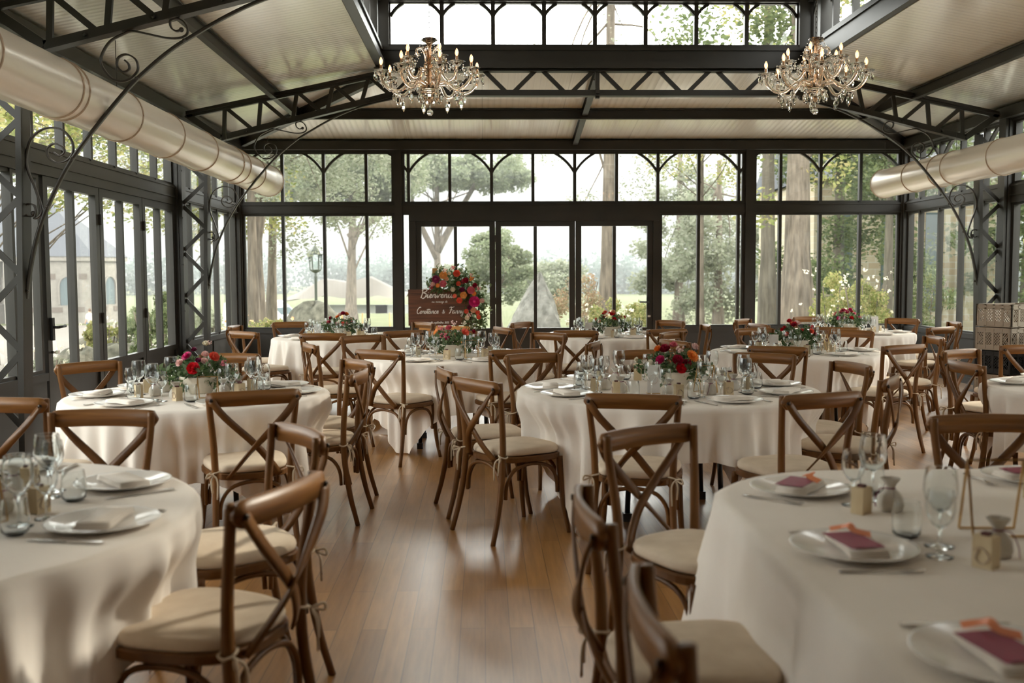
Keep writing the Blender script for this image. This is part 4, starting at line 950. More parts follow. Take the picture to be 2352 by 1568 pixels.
# ================================================================== CHANDELIERS
def make_chandelier(seed=0):
    t = empty('chandelier'); r = random.Random(seed)
    def part(nm, m, mt, par=None): return m.build(nm, mt, par or t)
    # origin = underside ball; column rises to the dish at z .62
    m = MB(); m.lathe([(.001, .10), (.012, .105), (.03, .14), (.075, .185), (.085, .195), (.055, .205), (.062, .215), (.078, .232), (.05, .24), (.001, .24)], 24); part('lower_bowl', m, 'smoke')
    m = MB(); m.lathe([(.001, .24), (.03, .24), (.034, .26), (.045, .28), (.03, .30), (.046, .33), (.048, .40), (.040, .42), (.022, .44), (.014, .48), (.018, .50), (.013, .53), (.02, .555), (.05, .60), (.055, .605), (.02, .58), (.001, .57)], 20); part('centre_stem', m, 'smoke')
    m = MB(); m.lathe([(.012, .24), (.012, .57)], 8); part('core_rod', m, 'brass')
    m = MB(); m.lathe([(.018, .555), (.03, .572), (.058, .590), (.062, .596), (.054, .594), (.02, .58)], 24, scallop=.08, nsc=8); part('top_dish', m, 'crystal')
    m = MB(); m.ball((0, 0, .03), .026, 12); part('end_ball', m, 'crystal')
    m = MB(); m.tube([(0, 0, .055), (0, 0, .105)], .004, 6); part('pendant_chain', m, 'crystal')
    def drop(par, x, y, z, s=1.0):
        m = MB(); m.ball((x, y, z-.010*s), .006*s, 6); m.lathe([(.001, -.075*s), (.008*s, -.062*s), (.0125*s, -.045*s), (.009*s, -.028*s), (.001, -.016*s)], 6, (x, y, z), smooth=False); part('crystal_drop', m, 'crystal', par)
    def arm(a, R, zc, z0, tier):
        c, s = math.cos(a), math.sin(a); f = lambda q, z: (q*c, q*s, z)
        m = MB(); P = crom([f(.03, z0), f(.10, z0+.015*tier), f(R*.42, zc-.075), f(R*.62, zc-.135), f(R*.82, zc-.125), f(R*.97, zc-.07), f(R, zc-.02)], 4); m.tube(P, .014, 10); A = part('arm', m, 'smoke')
        m = MB(); m.lathe([(.012, -.03), (.024, -.022), (.030, -.008), (.052, .006), (.063, .014), (.060, .0155), (.046, .010), (.02, .0), (.008, -.002)], 24, f(R, zc), scallop=.09, nsc=8); part('drip_dish', m, 'crystal', A)
        m = MB(); m.lathe([(.0105, .0), (.0125, .004), (.0105, .008), (.0105, .055), (.001, .056)], 12, f(R, zc)); part('candle_sleeve', m, 'brass', A)
        m = MB(); m.lathe([(.006, .056), (.0125, .070), (.0145, .082), (.011, .098), (.004, .113), (.001, .117)], 12, f(R, zc)); part('bulb', m, 'bulbglass', A)
        m = MB(); m.tube([Vector(f(R, zc))+Vector((0, 0, .064)), Vector(f(R, zc))+Vector((0, 0, .080)), Vector(f(R, zc))+Vector((0, 0, .098))], [.003, .0045, .003], 6); part('filament', m, 'filament', A)
        for k in range(5 if tier else 4):
            b = a+2*PI*k/5+.3; x, y, z = f(R, zc); drop(A, x+.055*math.cos(b), y+.055*math.sin(b), z+.003, .95)
        if tier: x, y, z = f(R*.66, zc-.148); drop(A, x, y, z, 1.6); drop(A, x+.03*c, y+.03*s, z+.01, 1.1)
    for k in range(8): arm(2*PI*k/8+.25, .385, .325+.0*(k % 2), .235, 1)
    for k in range(5): arm(2*PI*k/5+.1, .215, .42, .36, 0)
    for k in range(5):
        a = 2*PI*k/5+.7; c, s = math.cos(a), math.sin(a); m = MB()
        m.tube(crom([(.025*c, .025*s, .40), (.032*c, .032*s, .47), (.06*c, .06*s, .525), (.095*c, .095*s, .52), (.10*c, .10*s, .485), (.085*c, .085*s, .47)], 4), .011, 8); part('scroll_horn', m, 'smoke')
    for k in range(10):
        a = 2*PI*k/10; drop(t, .085*math.cos(a), .085*math.sin(a), .20, 1.4)
    for k in range(8):
        a = 2*PI*k/8+.25; m = MB(); c, s = math.cos(a), math.sin(a)
        for q in crom([(.058*c, .058*s, .588), (.10*c, .10*s, .50), (.17*c, .17*s, .40), (.24*c, .24*s, .34), (.33*c, .33*s, .335)], 4): m.ball((q.x, q.y, q.z), .0052, 6, 1, 4)
        part('bead_strand', m, 'crystal')
    m = MB(); n = 13
    for k in range(n):
        z = .60+.042*k; P = []
        for j in range(13):
            b = 2*PI*j/12; u, w = .009*math.cos(b), .026*math.sin(b); P.append((u, 0, z+.026+w) if k % 2 else (0, u, z+.026+w))
        m.tube(P, .0022, 5)
    m.tube([(0, 0, .60+.042*n), (0, 0, 2.45)], .003, 6)
    part('hanging_chain', m, 'iron'); return t
place('chandelier', make_chandelier, (-.41, 8.0, 2.715), 0, 'crystal chandelier with lit candle bulbs hanging left of centre', 'chandelier', 'crystal chandeliers')
place('chandelier', make_chandelier, (2.665, 8.0, 2.725), .33, 'crystal chandelier with lit candle bulbs hanging on the right before the lantern corner', 'chandelier', 'crystal chandeliers')

# ================================================================== WELCOME SIGN ON AN EASEL
SY = 14.15
SX0, SX1, SZ0, SZ1 = -1.062, -.165, .745, 1.258
t = empty('easel', (-.55, SY, 0), 0, 'light wooden easel standing before the back windows, holding the welcome board', 'easel')
for nm_, a, b in (('leg', (-.33, .0, 0), (-.12, .10, 1.42)), ('leg', (.33, .0, 0), (.06, .10, 1.35)), ('leg', (0, .55, 0), (-.10, .13, 1.45))):
    m = MB(); m.bar(a, b, .035, .022, (1, 0, 0)); m.build(nm_, 'easel', t)
m = MB(); m.box(-.36, .36, -.02, .05, .685, .735); m.build('ledge', 'easel', t)
m = MB(); m.box(-.17, -.10, .07, .12, .4, 1.56); m.build('mast', 'easel', t)
t = empty('welcome_sign', ((SX0+SX1)/2, SY+.02, SZ0), 0, 'dark walnut board with white French lettering welcoming guests, standing on the easel', 'sign')
wS, hS = SX1-SX0, SZ1-SZ0
m = MB(); m.box(-wS/2, wS/2, -.012, .012, 0, hS); m.build('board', 'sign', t)
G = {  # pen strokes, x-height 1
 'B': ([(.05, 2.0), (.25, 2.25), (.3, 1.2), (.12, .1), (.0, .15)], [(.1, 2.2), (.7, 2.6), (1.3, 2.4), (1.25, 1.9), (.55, 1.4), (1.25, 1.2), (1.3, .4), (.7, -.2), (.25, .1)]),
 'C': ([(1.5, 2.2), (1.2, 2.45), (.6, 2.1), (.15, 1.2), (.2, .3), (.7, -.05), (1.2, .2), (1.5, .6)],),
 'F': ([(.1, 2.0), (.5, 2.4), (1.2, 2.25), (2.0, 2.5)], [(.95, 2.3), (.8, 1.2), (.6, .3), (.2, .0)], [(.35, 1.25), (.8, 1.35), (1.4, 1.25)]),
 'a': ([(.85, .85), (.5, 1), (.1, .6), (.15, .1), (.5, .05), (.85, .5), (.92, .95), (.92, .3), (1.1, 0), (1.35, .3)],),
 'b': ([(0, .2), (.5, 1.4), (.45, 2.0), (.25, 1.6), (.2, .3), (.5, 0), (.85, .4), (.7, .9), (.4, .7)], [(.75, .8), (1.15, .75)]),
 'c': ([(.85, .8), (.6, 1), (.15, .6), (.25, .1), (.6, 0), (1.05, .3)],),
 'd': ([(.85, .85), (.5, 1), (.1, .6), (.15, .1), (.5, 0), (.85, .6), (1.05, 2), (.92, .4), (1.1, 0), (1.3, .3)],),
 'e': ([(0, .3), (.5, .5), (.72, .8), (.5, 1), (.2, .7), (.2, .2), (.5, 0), (.95, .3)],),
 'g': ([(.85, .85), (.5, 1), (.1, .6), (.15, .1), (.5, 0), (.85, .6), (.92, .9), (.88, -.6), (.5, -1), (.2, -.7), (.6, -.2), (1.25, .3)],),
 'i': ([(0, .3), (.25, .95), (.25, .2), (.45, 0), (.7, .3)], [(.32, 1.42), (.36, 1.5)]),
 'm': ([(0, .3), (.2, 1), (.2, 0), (.3, .7), (.55, 1), (.65, .6), (.62, 0), (.75, .7), (1.0, 1), (1.1, .6), (1.1, .15), (1.3, 0), (1.5, .3)],),
 'n': ([(0, .3), (.2, 1), (.2, 0), (.32, .7), (.62, 1), (.75, .6), (.75, .15), (.95, 0), (1.15, .3)],),
 'o': ([(.55, 1), (.15, .6), (.2, .1), (.55, 0), (.8, .45), (.6, .95), (.45, .85), (1.1, .8)],),
 'p': ([(0, .3), (.25, 1), (.1, -.9)], [(.22, .6), (.55, 1), (.85, .6), (.6, .05), (.3, .15), (1.15, .3)]),
 'r': ([(0, .3), (.2, 1.05), (.35, .85), (.6, .9), (.55, .2), (.75, 0), (.95, .3)],),
 's': ([(0, .3), (.35, 1.05), (.6, .5), (.45, .05), (.1, .1)], [(.45, .05), (.9, .3)]),
 't': ([(0, .3), (.4, 1.7), (.25, .3), (.45, 0), (.75, .3)], [(-.25, 1.45), (.4, 1.6), (1.3, 1.5)]),
 'u': ([(0, .3), (.2, 1), (.2, .2), (.45, 0), (.75, .5), (.85, 1), (.85, .2), (1.05, 0), (1.25, .3)],),
 'v': ([(0, .3), (.2, 1), (.35, .1), (.5, .1), (.8, .9), (1.2, .8)],),
 'y': ([(0, .3), (.2, 1), (.2, .3), (.45, .1), (.75, .5), (.88, 1), (.85, -.6), (.5, -1.1), (.2, -.8), (.55, -.3), (1.1, .1)],),
 '&': ([(1.3, .9), (.9, .1), (.3, 0), (.15, .5), (.8, 1.2), (.65, 1.7), (.35, 1.4), (.7, .7), (1.3, 0)],),
 '0': ([(.45, 1.6), (.1, .9), (.35, .05), (.75, .7), (.5, 1.55)],), '2': ([(.1, 1.3), (.4, 1.65), (.75, 1.3), (.2, .1), (.2, .0), (.85, .1)],),
 '5': ([(.85, 1.6), (.3, 1.55), (.25, 1.0), (.7, .9), (.75, .3), (.15, .0)],), '6': ([(.7, 1.6), (.2, .8), (.3, .05), (.75, .35), (.5, .85), (.2, .5)],),
}
ADV = {'B': 1.55, 'C': 1.35, 'F': 1.55, 'a': 1.3, 'b': 1.1, 'c': .98, 'd': 1.25, 'e': .88, 'g': 1.2, 'i': .65, 'm': 1.45, 'n': 1.1, 'o': 1.0, 'p': 1.1, 'r': .9, 's': .85, 't': .7, 'u': 1.2, 'v': 1.1, 'y': 1.05, '&': 1.5, '0': .95, '2': .95, '5': .95, '6': .95, ' ': 1.0}
def script(text, x0, z0, h, wdt, name='lettering', sl=.18, ex=1.0):
    m = MB(); x = 0
    for ch_ in text:
        for st in G.get(ch_, ()):
            P = [(x0+(x+px*1.0+sl*pz)*h*ex, -.0145, z0+pz*h) for px, pz in st]; C_ = crom(P, 4); m.sweep(C_, [wdt*(1.25 if C_[max(0, i-1)].z > C_[min(len(C_)-1, i+1)].z else .8) for i in range(len(C_))], .003, (1, 0, .35))
        x += ADV[ch_]
    return m.build(name, 'paint', t)
script('Bienvenue', -wS/2+.175, hS-.118, .050, .0105, ex=1.06)
script('au mariage de', -wS/2+.334, hS-.186, .0145, .0034, ex=1.06)
script('Constance', -wS/2+.118, hS-.340, .037, .0080, ex=.90)
script('&', -wS/2+.476, hS-.338, .028, .0055, ex=1)
script('Fanny', -wS/2+.570, hS-.340, .038, .0080, ex=.90)
script('26 septembre 2025', -wS/2+.315, hS-.483, .0165, .0042, ex=.95)
# crescent of flowers over the sign's corner
t = empty('flower_garland', (-.35, SY-.02, 1.2), 0, 'lush crescent of pink, red and orange flowers over the top right corner of the sign', 'flowers')
def Sp(px, py, dy=0):   # picture position on the sign plane, for reading the arrangement off the photograph
    k = 2287/(SY); return ((px-1110)/k*1.0-(-.35)-.004, dy, EYE-(py-630.6)/k-1.2)
LC = [Sp(x, y, random.uniform(-.03, .05)) for x, y in ((1000, 640), (1020, 632), (1045, 628), (1070, 636), (1090, 655), (1100, 680), (1104, 705), (1098, 728), (1085, 690), (1065, 660), (1035, 655), (1010, 662), (1000, 655), (1080, 715), (1075, 738), (1105, 740), (1055, 645), (1060, 680), (1050, 665))]
leaf_obj('foliage', leaf_mesh(LC, .10, 85, .036, 4, 1, 1), 'euca', t)
leaf_obj('trailing_leaves', leaf_mesh([Sp(1112, 690), Sp(1120, 712), Sp(1112, 726), Sp(1100, 748), Sp(1085, 748), Sp(990, 648), Sp(1015, 618), (.0+Sp(1062, 618)[0], 0, Sp(1062, 618)[2]), Sp(1118, 660), Sp(1090, 635)], .085, 22, .04, 9, 1, 1), 'leafd', t)
for k, c, x, y, s in (('dahlia', 'plum', 1004, 641, .062), ('rose', 'apricot', 1021, 632, .058), ('rose', 'coral', 1051, 628, .052), ('rose', 'pink', 1020, 651, .052), ('gerbera', 'orange', 1008, 655, .034), ('rose', 'blush', 997, 652, .034), ('rose', 'pink', 1083, 666, .058), ('gerbera', 'orange', 1090, 674, .036), ('rose', 'apricot', 1066, 677, .052), ('dahlia', 'magenta', 1091, 692, .085), ('rose', 'coral', 1057, 689, .045), ('gerbera', 'coral', 1046, 679, .034),
                      ('rose', 'ivory', 1042, 664, .036), ('rose', 'crimson', 1072, 643, .040), ('rose', 'coral', 1055, 651, .036), ('sprig', 'crimson', 1066, 646, .05), ('rose', 'peach', 1088, 711, .044), ('rose', 'blush', 1108, 690, .036), ('rose', 'coral', 1098, 717, .034), ('sprig', 'blush', 1078, 722, .05), ('rose', 'ivory', 1074, 729, .036), ('rose', 'coral', 1100, 727, .034), ('rose', 'plum', 1080, 706, .038), ('sprig', 'crimson', 993, 659, .045), ('rose', 'coral', 1072, 714, .034),
                      ('sprig', 'blush', 1024, 621, .045), ('sprig', 'pink', 1042, 615, .045), ('rose', 'plum', 1063, 665, .040), ('sprig', 'orange', 1084, 640, .045), ('sprig', 'blush', 1083, 631, .035), ('rose', 'crimson', 1092, 655, .036), ('sprig', 'pink', 1100, 662, .04), ('rose', 'peach', 1028, 640, .032), ('rose', 'ivory', 1034, 628, .026)):
    x_, y_, z_ = Sp(x, y, -.10); flower(k, c, t, (x_, y_, z_), (.1*(x-1050)/50, -1, .15), s)

# ================================================================== CRATES
def make_crate(mt):
    def f():
        t = empty('stacking_crate'); a, b, h = .30, .20, .232
        def part(nm, m, mat_=mt): m.build(nm, mat_, t)
        m = MB(); m.box(-a, a, -b, b, 0, .012); part('base', m)
        m = MB()
        for z in (h-.022, h-.058): m.box(-a, a, -b, -b+.016, z, z+.012); m.box(-a, a, b-.016, b, z, z+.012); m.box(-a, -a+.016, -b, b, z, z+.012); m.box(a-.016, a, -b, b, z, z+.012)
        part('rim', m)
        for sgn, ax in ((-1, 0), (1, 0), (-1, 1), (1, 1)):
            m = MB(); L, q = (a, b) if ax == 0 else (b, a)
            def bx(u0, u1, z0, z1, tt=.006, off=.004):
                w0, w1 = sorted((sgn*(q-off-tt), sgn*(q-off)))
                m.box(u0, u1, w0, w1, z0, z1) if ax == 0 else m.box(w0, w1, u0, u1, z0, z1)
            bx(-L+.01, L-.01, .01, .05); bx(-L+.01, L-.01, h-.06, h-.012)
            n = 6 if ax == 0 else 4
            for i in range(n+1):
                u = -L+.012+(2*L-.024)*i/n; bx(max(-L, u-.013), min(L, u+.013), .005, h-.01, .014, 0)
            k = -L
            while k < L:                                            # lattice of slanting bars
                for d in (-1, 1):
                    p = [(k, .05), (k+.11*1.0, .17)] if d > 0 else [(k+.11, .05), (k, .17)]
                    p = [(min(L-.01, max(-L+.01, u)), z) for u, z in p]
                    y = sgn*(q-.006); A = [(u, y, z) if ax == 0 else (y, u, z) for u, z in p]; m.bar(A[0], A[1], .007, .004, (0, 1, 0) if ax else (1, 0, 0))
                k += .0275
            part('side', m)
        return t
    return f
def stack(x, y, rz, kinds, which):
    for i, k in enumerate(kinds):
        where = ['lowest', 'second from the floor', 'third from the floor', 'second from the top', 'topmost'][i] if len(kinds) == 5 else ['lowest', 'second from the floor', 'second from the top', 'topmost'][i]
        place('crate_'+k, make_crate('crate' if k == 'taupe' else 'black'), (x, y, .232*i+.001), rz+random.uniform(-.03, .03), '%s plastic stacking crate, %s in the %s stack at right' % (k, where, which), 'crate', 'stacked crates on the right')
stack(5.30, 9.80, math.radians(26), ['taupe', 'taupe', 'black', 'taupe', 'taupe'], 'taller')
stack(5.52, 9.20, math.radians(22), ['taupe', 'taupe', 'taupe', 'taupe'], 'lower front')
stack(5.95, 10.15, math.radians(24), ['taupe', 'taupe', 'taupe', 'taupe', 'taupe'], 'rear')

# ================================================================== OUTSIDE
def gz(x, y):
    dx = max(XL-x, x-XR, 0); dy = max(y-YB, YF-y, 0); d = math.hypot(dx, dy)
    return -.16-.45*sstep(d, 1.5, 16)-1.7*sstep(d, 14, 55)
xs = sorted(set([-300, -220, -160, -120, -90, -70, -55]+[-45+2.2*i for i in range(42)]+[50, 65, 85, 120, 170, 240, 300]))
ys = sorted(set([-80, -50, -30, -18, -11]+[-6+2.2*i for i in range(36)]+[78, 90, 105, 125, 150, 185, 230, 290, 360]))
def ground(name, m_, cond):
    m = MB(); ix = {}
    for i in range(len(xs)-1):
        for j in range(len(ys)-1):
            xc, yc = (xs[i]+xs[i+1])/2, (ys[j]+ys[j+1])/2
            if not cond(xc, yc): continue
            q = []
            for a, b in ((i, j), (i+1, j), (i+1, j+1), (i, j+1)):
                if (a, b) not in ix: ix[(a, b)] = len(m.v); m.v.append((xs[a], ys[b], gz(xs[a], ys[b])))
                q.append(ix[(a, b)])
            m.f.append(tuple(q)); m.sm.append(True)
    return m.build(name, m_)
court = lambda x, y: 17 < y < 78 and x > -70 and -x/(y+6) > .30
tag(ground('lawn', 'grass', lambda x, y: not court(x, y) and not (XL-2.0 < x < XR+5 and YF-.5 < y < YB+6.0)), 'wide mown lawn and field around the glasshouse', 'lawn', kind='stuff')
tag(ground('gravel_court', 'gravel', court), 'pale gravel court in front of the chapel', 'gravel', kind='stuff')
m = MB(); m.box(XL-2.0, XR+5, YF-.5, YB+6.0, -.75, -.13); o = m.build('bounce_slab', 'bounce_mat'); tag(o, 'unseen pale slab around the glasshouse, added to bounce light onto the ceiling', 'bounce_slab', kind='stuff')  # unseen pale slab, added to bounce daylight up to the ceiling
# photo column x at depth y -> world x
def wx(px, y):
    d = fw*2287+rt2*(px-1176)-up2*(630-784); return d.x/d.y*y
def wz(px, py, y):
    d = fw*2287+rt2*(px-1176)-up2*(py-784); return EYE+d.z/d.y*y
def wyl(px, x):
    d = fw*2287+rt2*(px-1176)-up2*(630-784); return x*d.y/d.x
def tree(x, y, h, rad, label, leaf, bark, crown, n, size, seed=1, cat='tree', lean=(0, 0), forks=None, name='tree', group=None, crown_r=None, branches=8, fl=.5):
    """crown: list of (dx, dy, z, r) blobs above ground"""
    r = random.Random(seed); z0 = gz(x, y)-.1; t = empty(name, (x, y, z0), 0, label, cat, group)
    m = MB(); P = crom([(0, 0, 0), (lean[0]*.25, lean[1]*.25, h*.25), (lean[0]*.5, lean[1]*.5, h*.5), (lean[0], lean[1], h)], 4)
    m.tube(P, [rad*(1.35-.35*min(1, i/3)) if i < 3 else rad*(1-.62*i/len(P)) for i in range(len(P))], 12)
    for f_ in (forks or []): m.tube(crom(f_[0], 4), [f_[1]*(1-.6*i/((len(f_[0])-1)*4+1)) for i in range((len(f_[0])-1)*4+1)], 8)
    for k in range(branches):
        b = crown[r.randrange(len(crown))]; zb = h*r.uniform(.35, .9); p0 = Vector((lean[0]*zb/h, lean[1]*zb/h, zb)); p3 = Vector(b[:3]); pm = p0.lerp(p3, .5)+Vector((r.uniform(-.4, .4), r.uniform(-.4, .4), r.uniform(-.1, .6)))
        m.tube(crom([p0, pm, p3], 4), [rad*.17*(1-.8*i/8) for i in range(9)], 6)
    m.build('trunk', bark, t)
    leaf_obj('crown', leaf_mesh([c[:3] for c in crown], [c[3]*1.05 for c in crown], int(n*2.1), size*.6, seed, fl, .75), leaf, t)
    return t
def blob(cx, cy, z, R, H, k, seed, r0=.35):
    r = random.Random(seed); out = []
    for i in range(k):
        a = r.uniform(0, 2*PI); q = math.sqrt(r.random()); e = r.uniform(-1, 1)
        out.append((cx+R*q*math.cos(a), cy+R*q*math.sin(a), z+H*e*math.sqrt(max(0, 1-q*q*.8)), R*r0*r.uniform(.7, 1.2)))
    return out
# back garden, from left to right
D = 23
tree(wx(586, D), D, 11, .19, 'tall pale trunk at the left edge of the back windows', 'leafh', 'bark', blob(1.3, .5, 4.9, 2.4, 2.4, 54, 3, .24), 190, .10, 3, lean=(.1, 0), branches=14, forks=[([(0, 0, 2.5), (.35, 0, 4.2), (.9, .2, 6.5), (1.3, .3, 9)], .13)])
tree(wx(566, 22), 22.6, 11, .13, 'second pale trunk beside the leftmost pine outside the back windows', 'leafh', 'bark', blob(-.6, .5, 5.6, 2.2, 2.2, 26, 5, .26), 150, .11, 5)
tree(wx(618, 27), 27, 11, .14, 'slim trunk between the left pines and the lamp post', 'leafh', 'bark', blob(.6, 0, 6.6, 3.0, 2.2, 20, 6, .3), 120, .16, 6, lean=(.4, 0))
D = 62
tree(wx(803, D), D, 9.5, .42, 'umbrella pine with a broad crown rising behind the tent', 'leafp', 'bark', [(b[0]-.4, b[1], b[2], b[3]) for b in blob(0, 0, 9.7, 4.3, 1.6, 60, 11, .24)], 300, .27, 11, forks=[([(0, 0, 6), (1.6, 0, 7.2), (3.6, 0, 8.5)], .28), ([(0, 0, 7), (-1.6, 0, 9), (-3.4, 0, 10.5)], .3)], lean=(.3, 0))
for i, (px_, py_, r_) in enumerate(((870, 520, 1.3), (890, 560, 1.1), (650, 480, 1.6), (700, 440, 1.8))): pass
D = 70
tree(wx(1005, D), D, 10.3, .36, 'forked umbrella pine behind the welcome sign', 'leafp', 'bark', blob(1.7, 0, 10.9, 4.6, 1.0, 60, 12, .2), 260, .27, 12, forks=[([(0, 0, 5), (-1.2, 0, 7.5), (-2.2, 0, 10.5)], .25), ([(0, 0, 5.5), (1.4, 0, 8), (3.2, 0, 11)], .28)])
D = 40
tree(wx(1145, D), D, 3.2, .16, 'round dark green tree behind the left door leaf', 'leafp', 'bark', blob(0, 0, 2.7, 1.25, 1.35, 26, 21, .38), 190, .16, 21)
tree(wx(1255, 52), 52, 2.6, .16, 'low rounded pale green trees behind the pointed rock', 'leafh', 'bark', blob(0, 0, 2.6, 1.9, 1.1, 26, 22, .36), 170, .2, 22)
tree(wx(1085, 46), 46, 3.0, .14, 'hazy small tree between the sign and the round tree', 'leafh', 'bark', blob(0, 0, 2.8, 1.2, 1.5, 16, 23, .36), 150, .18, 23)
D = 26
tree(wx(1394, D), D, 12, .215, 'tall bare pine trunk seen through the right door leaf', 'leafh', 'bark', [(-1.6, 0, 5.4, .9), (-1.0, .3, 6.3, .9), (.9, 0, 4.3, .7), (1.5, .2, 4.9, .8), (.6, .1, 5.7, .8), (1.2, .4, 3.6, .6), (-1.5, 0, 7.4, 1.1), (1.8, .4, 7.2, 1.1), (.5, 0, 8.2, 1.4), (-.6, 0, 3.9, .5), (-2.0, .2, 6.2, .7)], 120, .10, 31, lean=(.12, 0), branches=14)
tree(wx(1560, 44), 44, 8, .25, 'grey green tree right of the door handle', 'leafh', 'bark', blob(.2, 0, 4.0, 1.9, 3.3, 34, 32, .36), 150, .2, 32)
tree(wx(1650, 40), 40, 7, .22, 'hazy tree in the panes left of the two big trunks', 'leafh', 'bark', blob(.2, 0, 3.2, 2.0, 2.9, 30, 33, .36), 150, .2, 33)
tree(wx(1610, 27), 27, 7.5, .10, 'thin tree with yellow green leaves hanging over the right door', 'leafy', 'bark', blob(.2, 0, 5.6, 1.9, 1.5, 24, 34, .26), 60, .11, 34)
tree(wx(1765, 24), 24, 12, .21, 'left one of the two large trunks on the right', 'leafd', 'barkd', blob(0, 0, 7.2, 2.6, 1.8, 22, 35, .3), 110, .16, 35, lean=(-.1, 0))
tree(wx(1830, 22), 22, 12, .34, 'right and thicker one of the two large trunks', 'leafy', 'bark', [(-.9, 0, 3.3, .6), (.7, 0, 4.2, .8), (-.5, .2, 5, .9), (1.4, 0, 5.4, 1.1)]+blob(.6, 0, 7.2, 2.6, 1.8, 18, 36, .3), 110, .14, 36)
tree(wx(1925, 27), 27, 8, .2, 'dense green tree filling the right back panes', 'leafd', 'barkd', blob(.2, 0, 4.4, 2.1, 3.8, 44, 37, .34), 190, .15, 37)
tree(wx(2040, 24), 24, 7, .14, 'green tree in front of the stone house corner', 'leafd', 'barkd', blob(.3, 0, 5.2, 1.6, 1.8, 24, 38, .34), 150, .13, 38)
# trees beyond the right wall
for i, (x, y, h_, l_) in enumerate(((13.5, 22.5, 8, 'leafd'), (15.5, 28, 9, 'leafh'), (12.5, 17, 7, 'leafy'), (16.5, 20, 9, 'leafd'), (11.5, 12.0, 6.5, 'leafy'), (14.5, 9, 8, 'leafd'), (13, 3, 8, 'leafd'), (15, -4, 8, 'leafh'))):
    tree(x, y, h_*.7, .22, ['dark green tree in the far corner outside the right wall', 'hazy tree far behind the right wall', 'yellow green tree just outside the right glass wall', 'tall green tree behind the crates and column', 'yellow green tree at the right edge outside the glass', 'green tree outside the right wall near the right edge', 'leafy tree outside the right wall beside the photographer', 'hazy tree outside the right wall behind the photographer'][i], l_, 'barkd', blob(0, 0, h_*.52, 2.1, h_*.45, 40, 50+i, .32), 130, .17, 50+i)
# trees beyond the left wall
tree(-9.6, 16.2, 5.2, .10, 'tree whose low yellow green branches hang before the chapel', 'leafy', 'bark', [(1.7, 2.0, 3.9, .55), (2.3, 2.4, 3.6, .5), (1.2, 1.6, 4.3, .6), (2.8, 3.0, 4.2, .6), (2.0, 2.8, 4.7, .6), (3.3, 3.3, 4.7, .6), (1.4, 2.4, 5.0, .6), (2.6, 2.2, 5.2, .6), (3.6, 4.0, 4.0, .4), (1.0, 1.2, 3.6, .5), (2.0, 1.6, 3.2, .35)], 120, .10, 88, branches=16)
tree(-8.9, 20.2, 5.4, .09, 'tree whose leafy twigs hang outside the farthest left door', 'leafy', 'bark', [(1.9, 0, 3.6, .45), (2.4, .6, 4.1, .5), (1.4, .3, 4.2, .5), (2.9, .8, 3.6, .35), (2.0, .8, 4.7, .5), (3.2, 1.0, 4.5, .45), (1.2, 0, 3.4, .35)], 110, .09, 89, branches=12)
LT_ = [(-9.5, 16.8, 7, 'leafy', 'yellow green tree with branches over the left doors'), (-8.2, 12.4, 6.5, 'leafy', 'sparse tree overhanging the chapel outside the left wall'), (-10.5, 21.5, 8, 'leafd', 'green tree near the far left corner outside'), (-7.4, 24.5, 6, 'leafy', 'yellow green tree by the far left corner outside'), (-9.0, 7.0, 7, 'leafy', 'leafy tree at the left edge of the picture outside'), (-12, 2, 8, 'leafd', 'green tree outside the left wall beside the photographer')]
for i, (x, y, h_, l_, lb) in enumerate(LT_):
    tree(x, y, h_*.75, .13, lb, l_, 'bark', blob(.6, 0, h_*.68, 2.3, 1.35, 34, 70+i, .24), 75, .12, 70+i, branches=16)
# woodland on the horizon
def ridge(name, a, b, h0, h1, label, m_, n, seed):
    r = random.Random(seed); C = []; 
    for i in range(n):
        u = i/(n-1); x, y = a[0]+(b[0]-a[0])*u+r.uniform(-3, 3), a[1]+(b[1]-a[1])*u+r.uniform(-6, 6); h = h0+(h1-h0)*u+.7*math.sin(u*17+seed)+r.uniform(-.5, .9)
        for k in range(3): C.append((x, y, -2.5+h*(k+.4)/3, h*.36))
    V = leaf_mesh([c[:3] for c in C], [c[3]*1.5 for c in C], 110, .75, seed, .8, 1.0, 1.2); return tag(leaf_obj(name, V, m_), label, 'woodland', kind='stuff')
MT['far'] = mat('distant_woods', rough=.9, spec=.05, build=island([(.12, .16, .15), (.16, .20, .19), (.20, .24, .22)]))  # blue tint of distance haze mixed into the leaf colours
ridge('woodland', (-150, 190), (-20, 215), 6.2, 6.8, 'blue green woodland on the horizon behind the tent', 'far', 60, 1)
ridge('woodland', (-24, 200), (95, 175), 5.2, 6, 'hazy woodland on the horizon behind the right door leaves', 'far', 60, 2)
ridge('woodland', (-170, 60), (-150, 190), 5.6, 6.2, 'woodland beyond the fields seen past the chapel', 'far', 50, 3)
ridge('woodland', (60, 90), (95, 175), 8, 7, 'dark woodland far off to the right', 'far', 40, 4)
